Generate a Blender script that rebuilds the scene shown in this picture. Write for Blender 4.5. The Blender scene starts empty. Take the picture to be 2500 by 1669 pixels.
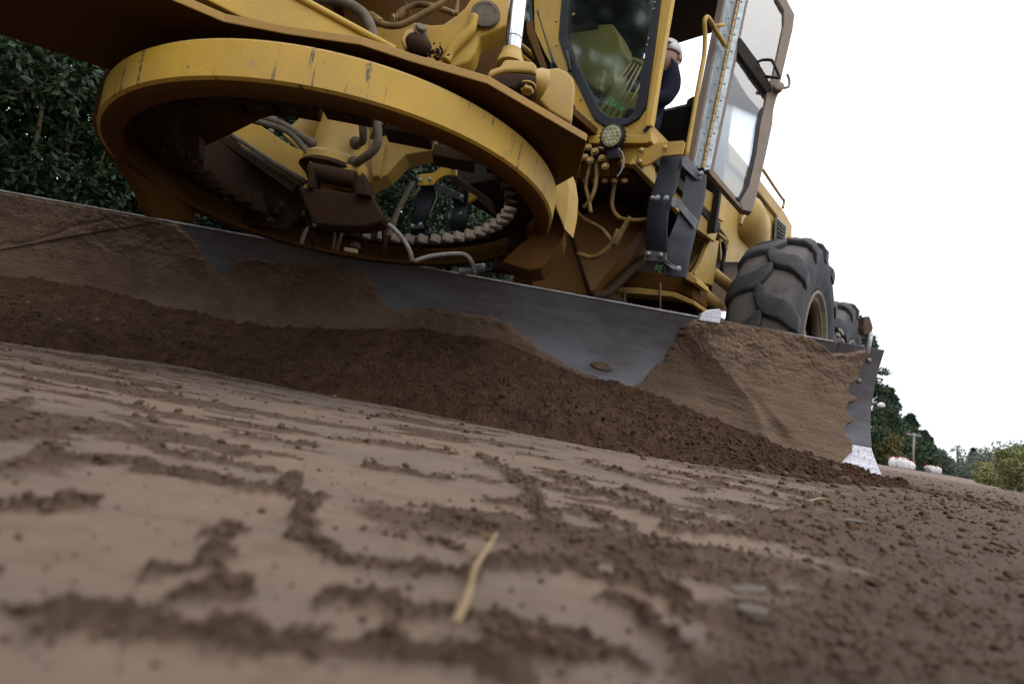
import bpy, bmesh, math, random
import numpy as np
from mathutils import Vector, Matrix
random.seed(7); RNG=np.random.default_rng(11)
SC=bpy.context.scene
COL=SC.collection
# ------------------------------------------------------------------ survey (photo 2500x1669, metres)
F=1290.; CX,CY=1250.,834.5
ROLL=math.radians(9.7)
hz=lambda x:1163+(x-2340)*math.tan(ROLL)
PITCH=math.atan((hz(CX)-CY)*math.cos(ROLL)/F)
CAMH=0.095
cf=np.array([0,math.cos(PITCH),math.sin(PITCH)]); r0=np.array([1.,0,0]); u0=np.cross(r0,cf)
cr=r0*math.cos(ROLL)+u0*math.sin(ROLL); cu=-r0*math.sin(ROLL)+u0*math.cos(ROLL)
CAM=np.array([0,0,CAMH])
def ray(x,y): return cf+cr*(x-CX)/F-cu*(y-CY)/F
def proj(p):
    q=np.asarray(p,float)-CAM; return CX+F*(q@cr)/(q@cf), CY-F*(q@cu)/(q@cf)
O=np.array([-.72,2.03,0.])
AXA=math.radians(40.2)
A=np.array([math.sin(AXA),math.cos(AXA),0]); L=np.array([math.cos(AXA),-math.sin(AXA),0]); Z=np.array([0,0,1.])
def W(a,b,c): return O+A*a+L*b+np.array([0,0,c])
def pl(x,y,n,p0):
    d=ray(x,y); n=np.asarray(n,float); return CAM+d*(((np.asarray(p0)-CAM)@n)/(d@n))
def onY(x,y,Y): return pl(x,y,(0,1,0),(0,Y,0))
def onX(x,y,X): return pl(x,y,(1,0,0),(X,0,0))
def onZ(x,y,z): return pl(x,y,(0,0,1),(0,0,z))
def onu(x,y,c): return pl(x,y,A,W(c,0,0))
def onv(x,y,c): return pl(x,y,L,W(0,c,0))
# ------------------------------------------------------------------ camera
cam=bpy.data.cameras.new('camera'); co=bpy.data.objects.new('camera',cam); COL.objects.link(co); SC.camera=co
m=Matrix(((cr[0],cu[0],-cf[0],0),(cr[1],cu[1],-cf[1],0),(cr[2],cu[2],-cf[2],CAMH),(0,0,0,1))); co.matrix_world=m
cam.sensor_width=36; cam.lens=36*F/2500; cam.clip_start=.02; cam.clip_end=2000
cam.dof.use_dof=True; cam.dof.focus_distance=2.35; cam.dof.aperture_fstop=4.2
# ------------------------------------------------------------------ world: overcast
SUN_EL,SUN_AZ=math.radians(52),math.radians(150)      # azimuth from +Y clockwise
w=bpy.data.worlds.new('World'); SC.world=w; w.use_nodes=True
nt=w.node_tree; nt.nodes.clear()
def wn(t,**k):
    n=nt.nodes.new(t)
    for a,b in k.items(): setattr(n,a,b)
    return n
sky=wn('ShaderNodeTexSky',sky_type='NISHITA',sun_disc=False,sun_elevation=SUN_EL,sun_rotation=SUN_AZ)
b1=wn('ShaderNodeBackground'); b1.inputs[1].default_value=.05
nt.links.new(sky.outputs[0],b1.inputs[0])
tc=wn('ShaderNodeTexCoord'); mp=wn('ShaderNodeMapping'); mp.inputs['Scale'].default_value=(1,1,2.6)
nz=wn('ShaderNodeTexNoise'); nz.inputs['Scale'].default_value=1.6; nz.inputs['Detail'].default_value=5
rp=wn('ShaderNodeValToRGB'); rp.color_ramp.elements[0].position=.3; rp.color_ramp.elements[1].position=.62
rp.color_ramp.elements[0].color=(.86,.925,1,1); rp.color_ramp.elements[1].color=(1,1,1,1)
b2=wn('ShaderNodeBackground')
sx=wn('ShaderNodeSeparateXYZ'); mr=wn('ShaderNodeMapRange'); mr.inputs[1].default_value=0; mr.inputs[2].default_value=1; mr.inputs[3].default_value=.93; mr.inputs[4].default_value=2.8   # overcast sky: zenith brighter than horizon
nt.links.new(tc.outputs['Generated'],sx.inputs[0]); nt.links.new(sx.outputs[2],mr.inputs[0]); nt.links.new(mr.outputs[0],b2.inputs[1])
nt.links.new(tc.outputs['Generated'],mp.inputs[0]); nt.links.new(mp.outputs[0],nz.inputs[0]); nt.links.new(nz.outputs[0],rp.inputs[0]); nt.links.new(rp.outputs[0],b2.inputs[0])
ad=wn('ShaderNodeAddShader'); ow=wn('ShaderNodeOutputWorld')
nt.links.new(b1.outputs[0],ad.inputs[0]); nt.links.new(b2.outputs[0],ad.inputs[1]); nt.links.new(ad.outputs[0],ow.inputs[0])
sl=bpy.data.lights.new('sun','SUN'); sl.energy=.55; sl.angle=math.radians(25); sl.color=(1,.97,.93)
so=bpy.data.objects.new('sun',sl); COL.objects.link(so)
sd=Vector((math.sin(SUN_AZ)*math.cos(SUN_EL),math.cos(SUN_AZ)*math.cos(SUN_EL),math.sin(SUN_EL)))
so.rotation_euler=sd.to_track_quat('Z','Y').to_euler(); so.location=(0,0,30)
SC.view_settings.view_transform='Standard'; SC.view_settings.look='None'; SC.view_settings.exposure=0; SC.view_settings.gamma=1
SC.view_settings.use_curve_mapping=False
SC.render.engine='CYCLES'; SC.cycles.max_bounces=8; SC.cycles.transparent_max_bounces=12

# ------------------------------------------------------------------ materials
class NB:
    def __init__(s,name):
        s.m=bpy.data.materials.new(name); s.m.use_nodes=True; s.t=s.m.node_tree; s.t.nodes.clear()
        s.o=s.t.nodes.new('ShaderNodeOutputMaterial'); s.p=s.t.nodes.new('ShaderNodeBsdfPrincipled'); s.t.links.new(s.p.outputs[0],s.o.inputs[0])
        s.tc=s.t.nodes.new('ShaderNodeTexCoord')
    def n(s,t,**k):
        q=s.t.nodes.new(t)
        for a,b in k.items(): setattr(q,a,b)
        return q
    def l(s,a,b): s.t.links.new(a,b)
    def noise(s,scale,detail=6,rough=.6,vec=None,stretch=None,dist=0):
        q=s.n('ShaderNodeTexNoise'); q.inputs['Scale'].default_value=scale; q.inputs['Detail'].default_value=detail; q.inputs['Roughness'].default_value=rough; q.inputs['Distortion'].default_value=dist
        src=vec or s.tc.outputs['Object']
        if stretch:
            mp=s.n('ShaderNodeMapping'); mp.inputs['Scale'].default_value=stretch; s.l(src,mp.inputs[0]); src=mp.outputs[0]
        s.l(src,q.inputs[0]); return q.outputs[0]
    def ramp(s,v,a,b,inv=False):
        q=s.n('ShaderNodeMapRange'); q.interpolation_type='SMOOTHSTEP'
        q.inputs[1].default_value=a; q.inputs[2].default_value=b
        q.inputs[3].default_value=1 if inv else 0; q.inputs[4].default_value=0 if inv else 1
        s.l(v,q.inputs[0]); return q.outputs[0]
    def mix(s,f,a,b):
        q=s.n('ShaderNodeMix',data_type='RGBA')
        if isinstance(f,(int,float)): q.inputs[0].default_value=f
        else: s.l(f,q.inputs[0])
        for i,c in ((6,a),(7,b)):
            if isinstance(c,tuple): q.inputs[i].default_value=(*c,1)
            else: s.l(c,q.inputs[i])
        return q.outputs[2]
    def math(s,op,a,b):
        q=s.n('ShaderNodeMath',operation=op)
        for i,c in ((0,a),(1,b)):
            if isinstance(c,(int,float)): q.inputs[i].default_value=c
            else: s.l(c,q.inputs[i])
        return q.outputs[0]
    def bump(s,h,st,dist=.01,nrm=None):
        q=s.n('ShaderNodeBump'); q.inputs['Strength'].default_value=st; q.inputs['Distance'].default_value=dist; s.l(h,q.inputs['Height'])
        if nrm: s.l(nrm,q.inputs['Normal'])
        return q.outputs[0]
    def set(s,**k):
        for a,b in k.items():
            i=s.p.inputs[a.replace('_',' ')]
            if isinstance(b,(int,float)): i.default_value=b
            elif isinstance(b,tuple): i.default_value=(*b,1) if len(b)==3 else b
            else: s.l(b,i)
        return s.m
    def up(s):
        g=s.n('ShaderNodeNewGeometry'); x=s.n('ShaderNodeSeparateXYZ'); s.l(g.outputs['Normal'],x.inputs[0]); return x.outputs[2]
DUST=(.24,.185,.12)
def paint(name,base,dust=.35,grime=.2,streak=False,mud=0.0):
    b=NB(name); k_=min(1,base[0]/.35); dc=tuple(x*(.25+.75*k_) for x in DUST)
    c=b.mix(b.ramp(b.noise(3,5),.35,.7),base,tuple(x*.82 for x in base))
    d=b.math('MULTIPLY',b.ramp(b.noise(7,8,.7),.62-dust*.5,.78),min(1,.35+dust*.6))
    upd=b.ramp(b.up(),.25,.9); d=b.math('MAXIMUM',d,b.math('MULTIPLY',upd,b.ramp(b.noise(22,5),.25,.6)))
    c=b.mix(b.math('MULTIPLY',d,.8),c,dc)
    g=b.ramp(b.noise(4.5,9,.72),.78-grime*.5,.80-grime*.35+.1)
    c=b.mix(b.math('MULTIPLY',g,.75),c,tuple(x*k_ for x in (.060,.030,.014))); bl=b.ramp(b.noise(2.2,4,.6),.42,.62); c=b.mix(b.math('MULTIPLY',bl,.30),c,tuple(x*k_ for x in (.26,.15,.045))); rs_=b.ramp(b.noise(11,7,.7,dist=1.5),.60,.66); c=b.mix(b.math('MULTIPLY',rs_,.35),c,tuple(x*k_ for x in (.22,.15,.10)))
    ch=b.ramp(b.noise(34,6,.75),.665,.70); c=b.mix(ch,c,(.06,.04,.035))
    sp=b.ramp(b.noise(160,3,.6),.70,.74); c=b.mix(b.math('MULTIPLY',sp,.5),c,tuple(x*k_ for x in (.42,.36,.28)))
    sc_=b.ramp(b.noise(46,5,.6,stretch=(.25,1,2.2),dist=.6),.70,.72); c=b.mix(b.math('MULTIPLY',sc_,.6),c,tuple(x*.3 for x in base))
    if streak:
        s1=b.ramp(b.noise(9,4,.6,stretch=(5.2,5.2,.30)),.60,.625)
        s2=b.ramp(b.noise(60,4,.7),.35,.55); c=b.mix(b.math('MULTIPLY',b.math('MULTIPLY',b.math('MULTIPLY',s1,s2),b.ramp(b.noise(2.6,3,.5),.38,.50)),.95),c,(.045,.038,.034))
    if mud: 
        mm=b.ramp(b.noise(6,9,.7),.62-mud*.4,.66-mud*.4+.06); c=b.mix(mm,c,(.034,.019,.011))
    h=b.math('ADD',b.noise(90,6,.7),b.math('MULTIPLY',b.noise(9,3,.5),1.5))
    return b.set(Base_Color=c,Roughness=b.math('ADD',b.math('MULTIPLY',d,.28),.55),Specular_IOR_Level=.35*k_**1.5+.03,Normal=b.bump(h,.22+.3*mud,.005))
YEL=(.455,.275,.028)
M={}
M['yellow']=paint('yellow_paint',YEL,.3,.12)
M['band']=paint('ring_paint',YEL,.28,.14,streak=True)
M['grime_shade']=paint('grime_shade_paint',(.085,.036,.006),.0,.4)  # grime plus underside shade, both darkened into the base colour
M['midyel']=paint('weathered_yellow_paint',(.31,.17,.026),.25,.46)
M['dusty']=paint('dusty_yellow_paint',(.42,.265,.055),.36,.20)
M['muddy']=paint('mud_shade_paint',(.055,.024,.005),.0,.35,mud=.7)  # mud splashes over a base darkened for shade under the machine
M['dull']=paint('dull_tan_paint',(.36,.27,.16),.55,.08)
M['khaki']=paint('khaki_trim',(.30,.235,.06),.1,.1)
M['darkcab']=paint('dark_cab_trim',(.035,.028,.026),.0,.1)
M['doorframe']=paint('door_frame_paint',(.22,.175,.145),.4,.1)
def simple(name,c,rough=.6,metal=0,bs=60,bst=.15,var=.25,dist=.003,**k):
    b=NB(name); n=b.noise(bs*.3,6,.65); col=b.mix(b.ramp(n,.3,.7),c,tuple(x*(1-var) for x in c))
    return b.set(Base_Color=col,Roughness=rough,Metallic=metal,Specular_IOR_Level=.18 if max(c)<.12 else .4,Normal=b.bump(b.noise(bs,6,.7),bst,dist),**k)
M['chrome']=simple('chrome_rod',(.72,.73,.80),.16,1,30,.03,.12)
M['rubber']=simple('black_rubber_strap',(.008,.009,.014),.5,0,120,.35,.4)
M['seal']=simple('window_seal_rubber',(.012,.012,.017),.45,0,80,.1,.3)
M['hose']=simple('dusty_hose',(.13,.10,.065),.75,0,80,.35,.45)
M['hoseg']=simple('grey_hose',(.26,.25,.24),.7,0,80,.25,.35)
M['hosey']=simple('yellow_hose',(.22,.125,.03),.6,0,40,.2,.65)
M['boltm']=simple('bolt_steel',(.23,.19,.16),.5,.6,90,.3,.5)
M['zinc']=simple('zinc_strip',(.34,.38,.40),.45,.35,60,.12,.45)
M['brass']=simple('hinge_brass',(.36,.235,.08),.5,.3,50,.2,.3)
b=NB('bare_worn_tip'); c=b.mix(b.ramp(b.noise(26,5,.6,stretch=(.2,1,2)),.35,.7),(.50,.49,.54),(.34,.33,.37)); c=b.mix(b.ramp(b.noise(110,5,.65),.57,.62),c,(.08,.05,.03)); c=b.mix(b.ramp(b.noise(14,5,.65),.60,.66),c,(.12,.08,.055))
M['white_metal']=b.set(Base_Color=c,Metallic=.2,Roughness=.45,Normal=b.bump(b.noise(90,5,.6),.2,.002))
M['lens']=simple('lamp_lens',(.50,.47,.30),.25,.2,90,.6,.55)
M['black']=simple('black_plastic',(.02,.02,.023),.45)
M['rim']=simple('rim_paint',(.17,.135,.09),.7,0,40,.2,.3)
M['navy']=simple('navy_jacket',(.010,.012,.026),.9,0,40,.3,.3)
M['skin']=simple('skin',(.42,.25,.18),.5)
M['cap']=simple('white_cap',(.70,.67,.70),.85)
M['seat']=simple('seat_vinyl',(.05,.055,.035),.6)
M['green']=simple('green_tape',(.05,.55,.12),.5)
M['bagw']=simple('white_bulk_bag',(.58,.56,.56),.85,0,8,.5,.1,.1)
M['bagr']=simple('red_bag_strap',(.48,.13,.10),.8)
M['pole']=simple('pole_wood',(.22,.21,.18),.9)
M['bark']=simple('bark',(.12,.095,.055),.9,0,60,.6,.5)
M['bark2']=simple('pale_bark',(.16,.14,.06),.85,0,60,.5,.4)
M['straw']=simple('dry_straw',(.25,.17,.085),.7,0,150,.3,.3)
M['slate']=simple('grey_stone',(.105,.080,.066),.7,0,60,.4,.3)
M['weed']=simple('white_print',(.42,.40,.38),.6)
# tyre: black rubber with pale dried mud
b=NB('tyre_rubber'); at=b.n('ShaderNodeAttribute',attribute_name='tread').outputs['Fac']; n=b.math('MAXIMUM',b.math('MULTIPLY',b.ramp(b.noise(9,9,.7),.42,.7),.5),b.math('MULTIPLY',at,b.ramp(b.noise(7,8,.7),.25,.5))); n2=b.ramp(b.noise(60,6,.7),.4,.6)
M['tyre']=b.set(Base_Color=b.mix(b.math('MULTIPLY',n,.8),(.028,.029,.036),(.115,.100,.088)),Roughness=.75,Specular_IOR_Level=.15,Normal=b.bump(b.noise(70,7,.75),.4,.006))
b=NB('tread_lug_rubber'); n=b.ramp(b.noise(12,9,.7),.48,.72)
M['lug']=b.set(Base_Color=b.mix(b.math('MULTIPLY',n,.7),(.030,.029,.032),(.085,.068,.055)),Roughness=.7,Specular_IOR_Level=.2,Normal=b.bump(b.noise(80,7,.75),.35,.005))
# blade steel
b=NB('blade_steel'); n=b.noise(5,8,.65,stretch=(.5,1,1)); sc=b.ramp(b.noise(40,5,.6,stretch=(.12,1,1)),.4,.7)
c=b.mix(b.ramp(n,.35,.7),(.098,.094,.104),(.060,.053,.054)); c=b.mix(b.math('MULTIPLY',sc,.3),c,(.13,.127,.14))
c=b.mix(b.ramp(b.noise(130,4,.6),.66,.72),c,(.17,.12,.08))
M['steel']=b.set(Base_Color=c,Specular_IOR_Level=.3,Metallic=.3,Roughness=b.math('ADD',b.math('MULTIPLY',b.noise(14,6),.22),.30),Normal=b.bump(b.noise(120,5,.6,stretch=(.2,1,1)),.05,.002))
# soils
def soil(name,dark,light,bs,strength,spk=True,dist=.006):
    b=NB(name); n=b.noise(bs*.12,8,.7); at=b.n('ShaderNodeAttribute',attribute_name='tone')
    c=b.mix(b.ramp(n,.3,.7),dark,light)
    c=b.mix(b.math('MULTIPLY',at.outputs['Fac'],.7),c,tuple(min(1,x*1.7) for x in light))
    c=b.mix(b.math('MULTIPLY',b.ramp(b.noise(bs*1.5,4,.7),.55,.7),.35),c,tuple(x*.45 for x in dark))
    v=b.n('ShaderNodeTexVoronoi'); v.inputs['Scale'].default_value=bs*2.2; b.l(b.tc.outputs['Object'],v.inputs['Vector'])
    h=b.math('ADD',b.noise(bs,9,.75),b.math('MULTIPLY',v.outputs['Distance'],-.35))
    return b.set(Base_Color=c,Roughness=.92,Specular_IOR_Level=.25,Normal=b.bump(h,strength,dist))
M['berm']=soil('damp_shaded_soil',(.032,.0140,.006),(.078,.038,.018),130,1.0,dist=.011)  # damp soil, base darkened further for the shade of the machine
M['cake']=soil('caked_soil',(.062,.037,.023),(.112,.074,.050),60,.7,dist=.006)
M['clod']=soil('soil_clod',(.052,.029,.017),(.095,.056,.034),110,.8,dist=.005)
b=NB('graded_ground'); at=b.n('ShaderNodeAttribute',attribute_name='loose').outputs['Fac']; ag=b.n('ShaderNodeAttribute',attribute_name='wet').outputs['Fac']
pk=b.mix(b.ramp(b.noise(3.2,7,.65,stretch=(1,1.8,1)),.38,.66),(.156,.103,.071),(.112,.083,.066))
pk=b.mix(b.math('MULTIPLY',b.ramp(b.noise(17,8,.72,stretch=(.8,1.6,1)),.50,.66),.6),pk,(.094,.058,.036))
pk=b.mix(b.math('MULTIPLY',b.ramp(b.noise(330,4,.7),.56,.66),.45),pk,(.060,.040,.028))
pk=b.mix(b.math('MULTIPLY',b.ramp(b.noise(60,6,.75),.5,.72),.35),pk,(.085,.057,.04))
pk=b.mix(b.math('MULTIPLY',b.ramp(b.noise(24,5,.6),.66,.74),.5),pk,(.19,.172,.165))
pk=b.mix(b.math('MULTIPLY',ag,.6),pk,(.098,.090,.090))
ls=b.mix(b.ramp(b.noise(28,9,.75),.32,.68),(.054,.030,.017),(.100,.060,.037))
c=b.mix(b.ramp(b.math('ADD',at,b.math('MULTIPLY',b.math('SUBTRACT',b.noise(130,7,.78),.5),1.1)),.26,.60),pk,ls)
hh=b.math('MULTIPLY',b.noise(260,8,.75),b.math('ADD',b.math('MULTIPLY',at,1.0),.32))
M['ground']=b.set(Base_Color=c,Roughness=b.math('SUBTRACT',.93,b.math('MULTIPLY',ag,.35)),Specular_IOR_Level=.35,Normal=b.bump(hh,.9,.004))
# foliage
def leafm(name,a,c,gl=.38):
    b=NB(name); at=b.n('ShaderNodeAttribute',attribute_name='tint').outputs['Fac']
    return b.set(Base_Color=b.mix(at,a,c),Roughness=gl,Specular_IOR_Level=.28,Transmission_Weight=0.0)
M['leaf']=leafm('evergreen_leaf',(.004,.010,.004),(.024,.055,.014),.5)
M['needle']=leafm('conifer_leaf',(.016,.030,.018),(.046,.075,.032),.7)
M['needle2']=leafm('yellowing_leaf',(.045,.055,.02),(.16,.13,.035),.7)
M['bush']=leafm('pale_bush_leaf',(.10,.115,.045),(.26,.25,.09),.7)
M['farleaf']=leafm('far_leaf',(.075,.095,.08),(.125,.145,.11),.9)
# glass
def glass(name,tint,rough=0.02,alpha=.25,spec=1.0):
    b=NB(name); b.t.nodes.remove(b.p)
    tr=b.n('ShaderNodeBsdfTransparent'); tr.inputs[0].default_value=(*tint,1); gl=b.n('ShaderNodeBsdfGlossy'); gl.inputs['Roughness'].default_value=rough
    df=b.n('ShaderNodeBsdfDiffuse'); df.inputs[0].default_value=(.45,.44,.42,1)
    fr=b.n('ShaderNodeFresnel'); fr.inputs[0].default_value=1.5
    f2=b.math('MULTIPLY',fr.outputs[0],spec)
    m1=b.n('ShaderNodeMixShader'); b.l(f2,m1.inputs[0]); b.l(tr.outputs[0],m1.inputs[1]); b.l(gl.outputs[0],m1.inputs[2])
    m2=b.n('ShaderNodeMixShader'); b.l(b.math('MULTIPLY',b.ramp(b.noise(3,7,.6),.3,.75),alpha),m2.inputs[0]); b.l(m1.outputs[0],m2.inputs[1]); b.l(df.outputs[0],m2.inputs[2])
    b.l(m2.outputs[0],b.o.inputs[0]); return b.m
M['glass']=glass('cab_glass',(.80,.88,.86),.07,.01,.22)
M['doorglass']=glass('dusty_door_glass',(.80,.84,.88),.015,.16,2.6)

# ------------------------------------------------------------------ object helpers
def tag(o,label=None,cat=None,group=None,kind=None):
    for k,v in (('label',label),('category',cat),('group',group),('kind',kind)):
        if v: o[k]=v
    return o
def empty(name,loc,label,cat,group=None):
    o=bpy.data.objects.new(name,None); COL.objects.link(o); o.location=loc; o.empty_display_size=.2
    return tag(o,label,cat,group)
def base(o):
    p=np.zeros(3)
    while o is not None: p=p+np.array(o.location); o=o.parent
    return p
def mk(name,verts,faces,mat,parent=None,smooth=False,bevel=0,attrs=None,world=True):
    """vertices in world coordinates; stored relative to the parent's base"""
    me=bpy.data.meshes.new(name); v=np.asarray(verts,float)
    if parent is not None and world: v=v-base(parent)
    me.from_pydata([tuple(q) for q in v],[],[tuple(int(i) for i in f) for f in faces]); me.update()
    me.materials.append(mat)
    if smooth: me.polygons.foreach_set('use_smooth',[True]*len(me.polygons))
    o=bpy.data.objects.new(name,me); COL.objects.link(o)
    if parent is not None: o.parent=parent
    if attrs:
        for k,a in attrs.items():
            at=me.attributes.new(k,'FLOAT','POINT'); at.data.foreach_set('value',np.asarray(a,np.float32))
    if bevel:
        b=o.modifiers.new('bevel','BEVEL'); b.width=bevel; b.segments=2; b.limit_method='ANGLE'; b.angle_limit=math.radians(35)
    return o
def bigmesh(name,V,Fq,mat,parent=None,smooth=True,attrs=None):
    me=bpy.data.meshes.new(name); V=np.asarray(V,np.float32); Fq=np.asarray(Fq,np.int32); k=Fq.shape[1]
    if parent is not None: V=(V-base(parent)).astype(np.float32)
    me.vertices.add(len(V)); me.vertices.foreach_set('co',V.ravel())
    me.loops.add(Fq.size); me.loops.foreach_set('vertex_index',Fq.ravel())
    me.polygons.add(len(Fq)); me.polygons.foreach_set('loop_start',np.arange(0,Fq.size,k,dtype=np.int32))
    try: me.polygons.foreach_set('loop_total',np.full(len(Fq),k,np.int32))
    except Exception: pass
    me.update(calc_edges=True); me.validate()
    me.polygons.foreach_set('use_smooth',np.full(len(me.polygons),smooth))
    me.materials.append(mat)
    if attrs:
        for kk,a in attrs.items():
            at=me.attributes.new(kk,'FLOAT','POINT'); at.data.foreach_set('value',np.asarray(a,np.float32))
    o=bpy.data.objects.new(name,me); COL.objects.link(o)
    if parent is not None: o.parent=parent
    return o
def prism(name,pts,thick,mat,parent,bevel=.004,holes=None):
    P=[np.asarray(p,float) for p in pts]; t=np.asarray(thick,float); n=len(P)
    nn=np.zeros(3)
    for i in range(n): nn+=np.cross(P[i],P[(i+1)%n])
    if nn@t>0: P=P[::-1]
    # front cap at P, back cap at P+t
    V=P+[p+t for p in P]
    Fs=[list(range(n)),list(range(2*n-1,n-1,-1))]+[[i,i+n,(i+1)%n+n,(i+1)%n] for i in range(n)]
    o=mk(name,V,Fs,mat,parent,bevel=bevel)
    bm=bmesh.new(); bm.from_mesh(o.data); bmesh.ops.recalc_face_normals(bm,faces=bm.faces); bm.to_mesh(o.data); bm.free()
    return o
def box(name,c,hx,hy,hz_,mat,parent,ax=(A,L,Z),bevel=.004):
    c=np.asarray(c,float); V=[]; ax=[np.asarray(a,float) for a in ax]
    for i in (-1,1):
        for j in (-1,1):
            for k in (-1,1): V.append(c+ax[0]*hx*i+ax[1]*hy*j+ax[2]*hz_*k)
    Fs=[(0,1,3,2),(4,6,7,5),(0,4,5,1),(2,3,7,6),(0,2,6,4),(1,5,7,3)]
    o=mk(name,V,Fs,mat,parent,bevel=bevel)
    bm=bmesh.new(); bm.from_mesh(o.data); bmesh.ops.recalc_face_normals(bm,faces=bm.faces); bm.to_mesh(o.data); bm.free()
    return o
def frame_of(d):
    d=d/np.linalg.norm(d); a=np.cross(d,[0,0,1.]) if abs(d[2])<.95 else np.cross(d,[1.,0,0]); a/=np.linalg.norm(a); return a,np.cross(d,a)
def lathe(name,p0,axis,prof,mat,parent,seg=32,smooth=True,bevel=0):
    """prof: list of (distance along axis, radius)"""
    p0=np.asarray(p0,float); d=np.asarray(axis,float); d/=np.linalg.norm(d); a,b_=frame_of(d); V=[];Fs=[]
    for h,r in prof:
        for k in range(seg):
            t=2*math.pi*k/seg; V.append(p0+d*h+(a*math.cos(t)+b_*math.sin(t))*max(r,1e-4))
    for i in range(len(prof)-1):
        for k in range(seg): Fs.append((i*seg+k,i*seg+(k+1)%seg,(i+1)*seg+(k+1)%seg,(i+1)*seg+k))
    Fs.append(tuple(range(seg))[::-1]); Fs.append(tuple(range((len(prof)-1)*seg,len(prof)*seg)))
    o=mk(name,V,Fs,mat,parent,smooth=smooth)
    if smooth: 
        e=o.modifiers.new('split','EDGE_SPLIT'); e.split_angle=math.radians(38)
    return o
def cyl(name,p0,p1,r,mat,parent,seg=24,r1=None):
    p0=np.asarray(p0,float);p1=np.asarray(p1,float); h=np.linalg.norm(p1-p0)
    return lathe(name,p0,p1-p0,[(0,r*.92),(.004,r),(h-.004,r1 or r),(h,(r1 or r)*.92)],mat,parent,seg)
def spline(P,n=8):
    P=[np.asarray(p,float) for p in P]
    if len(P)<3: return P
    Q=[2*P[0]-P[1]]+P+[2*P[-1]-P[-2]]; out=[]
    for i in range(1,len(Q)-2):
        for k in range(n):
            t=k/n; a,b_,c,d=Q[i-1],Q[i],Q[i+1],Q[i+2]
            out.append(.5*((2*b_)+(-a+c)*t+(2*a-5*b_+4*c-d)*t*t+(-a+3*b_-3*c+d)*t**3))
    return out+[P[-1]]
def tube(name,P,r,mat,parent,seg=10,n=7,curve=True,rad=None):
    P=spline(P,n) if curve else [np.asarray(p,float) for p in P]; V=[];Fs=[]; a=None
    for i,p in enumerate(P):
        d=P[min(i+1,len(P)-1)]-P[max(i-1,0)]; d/=np.linalg.norm(d)+1e-9
        if a is None: a,_=frame_of(d)
        a=a-d*(a@d); a/=np.linalg.norm(a); b_=np.cross(d,a); rr=r if rad is None else r*rad(i/(len(P)-1))
        for k in range(seg):
            t=2*math.pi*k/seg; V.append(p+(a*math.cos(t)+b_*math.sin(t))*rr)
    for i in range(len(P)-1):
        for k in range(seg): Fs.append((i*seg+k,i*seg+(k+1)%seg,(i+1)*seg+(k+1)%seg,(i+1)*seg+k))
    Fs.append(tuple(range(seg))[::-1]); Fs.append(tuple(range((len(P)-1)*seg,len(P)*seg)))
    return mk(name,V,Fs,mat,parent,smooth=True)
_bolt={}
def bolt(p,nrm,r,parent,mat='boltm',name='bolt',dome=False):
    key=(round(r,4),mat,dome)
    if key not in _bolt:
        me=bpy.data.meshes.new('bolt'); bm=bmesh.new()
        def ring(z,rr,n=6): return [bm.verts.new((rr*math.cos(2*math.pi*k/n),rr*math.sin(2*math.pi*k/n),z)) for k in range(n)]
        n=12 if dome else 6
        prof=[(0,1.25),(.18,1.25),(.5,1.0),(.75,.6),(.82,.15)] if dome else [(0,1),(.62,1),(.75,.84)]
        if not dome:
            w=[ring(0,r*1.35,14),ring(r*.18,r*1.35,14)]
            for k in range(14): bm.faces.new((w[0][k],w[0][(k+1)%14],w[1][(k+1)%14],w[1][k]))
            bm.faces.new(w[1])
            prof=[(.18,1),(.85,1),(.98,.84)]
        R=[ring(z*r,q*r,n) for z,q in prof]
        for i in range(len(R)-1):
            for k in range(n): bm.faces.new((R[i][k],R[i][(k+1)%n],R[i+1][(k+1)%n],R[i+1][k]))
        bm.faces.new(R[-1]); bm.to_mesh(me); bm.free(); me.materials.append(M[mat]); _bolt[key]=me
    o=bpy.data.objects.new(name,_bolt[key]); COL.objects.link(o); o.parent=parent
    q=Vector(nrm).normalized().to_track_quat('Z','Y'); o.rotation_mode='QUATERNION'; o.rotation_quaternion=q
    o.location=Vector(np.asarray(p,float)-base(parent)); return o
# noise -------------------------------------------------------------
def _h(ix,iy,s):
    n=(ix.astype(np.int64)*374761393+iy.astype(np.int64)*668265263+s*69069)&0xffffffff
    n=((n^(n>>13))*1274126177)&0xffffffff; n=n^(n>>16); return (n&0xffff)/65535.
def vn(x,y,s=0):
    ix=np.floor(x);iy=np.floor(y);fx=x-ix;fy=y-iy;fx=fx*fx*(3-2*fx);fy=fy*fy*(3-2*fy)
    a=_h(ix,iy,s);b_=_h(ix+1,iy,s);c=_h(ix,iy+1,s);d=_h(ix+1,iy+1,s)
    return (a*(1-fx)+b_*fx)*(1-fy)+(c*(1-fx)+d*fx)*fy
def fbm(x,y,o=4,s=0,g=.5):
    t=0;a=1;n=0
    for i in range(o):
        ca,sa=math.cos(i*1.3),math.sin(i*1.3)
        t=t+a*vn((x*ca-y*sa)*2**i+i*17.3,(x*sa+y*ca)*2**i-i*9.1,s+i);n+=a;a*=g
    return t/n
def ss(a,b_,x): t=np.clip((x-a)/(b_-a),0,1); return t*t*(3-2*t)
def seg_dist(px,py,poly):
    best=np.full(px.shape,1e9)
    for (x0,y0),(x1,y1) in zip(poly[:-1],poly[1:]):
        dx,dy=x1-x0,y1-y0; t=np.clip(((px-x0)*dx+(py-y0)*dy)/(dx*dx+dy*dy+1e-12),0,1)
        best=np.minimum(best,np.hypot(px-x0-t*dx,py-y0-t*dy))
    return best
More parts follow.
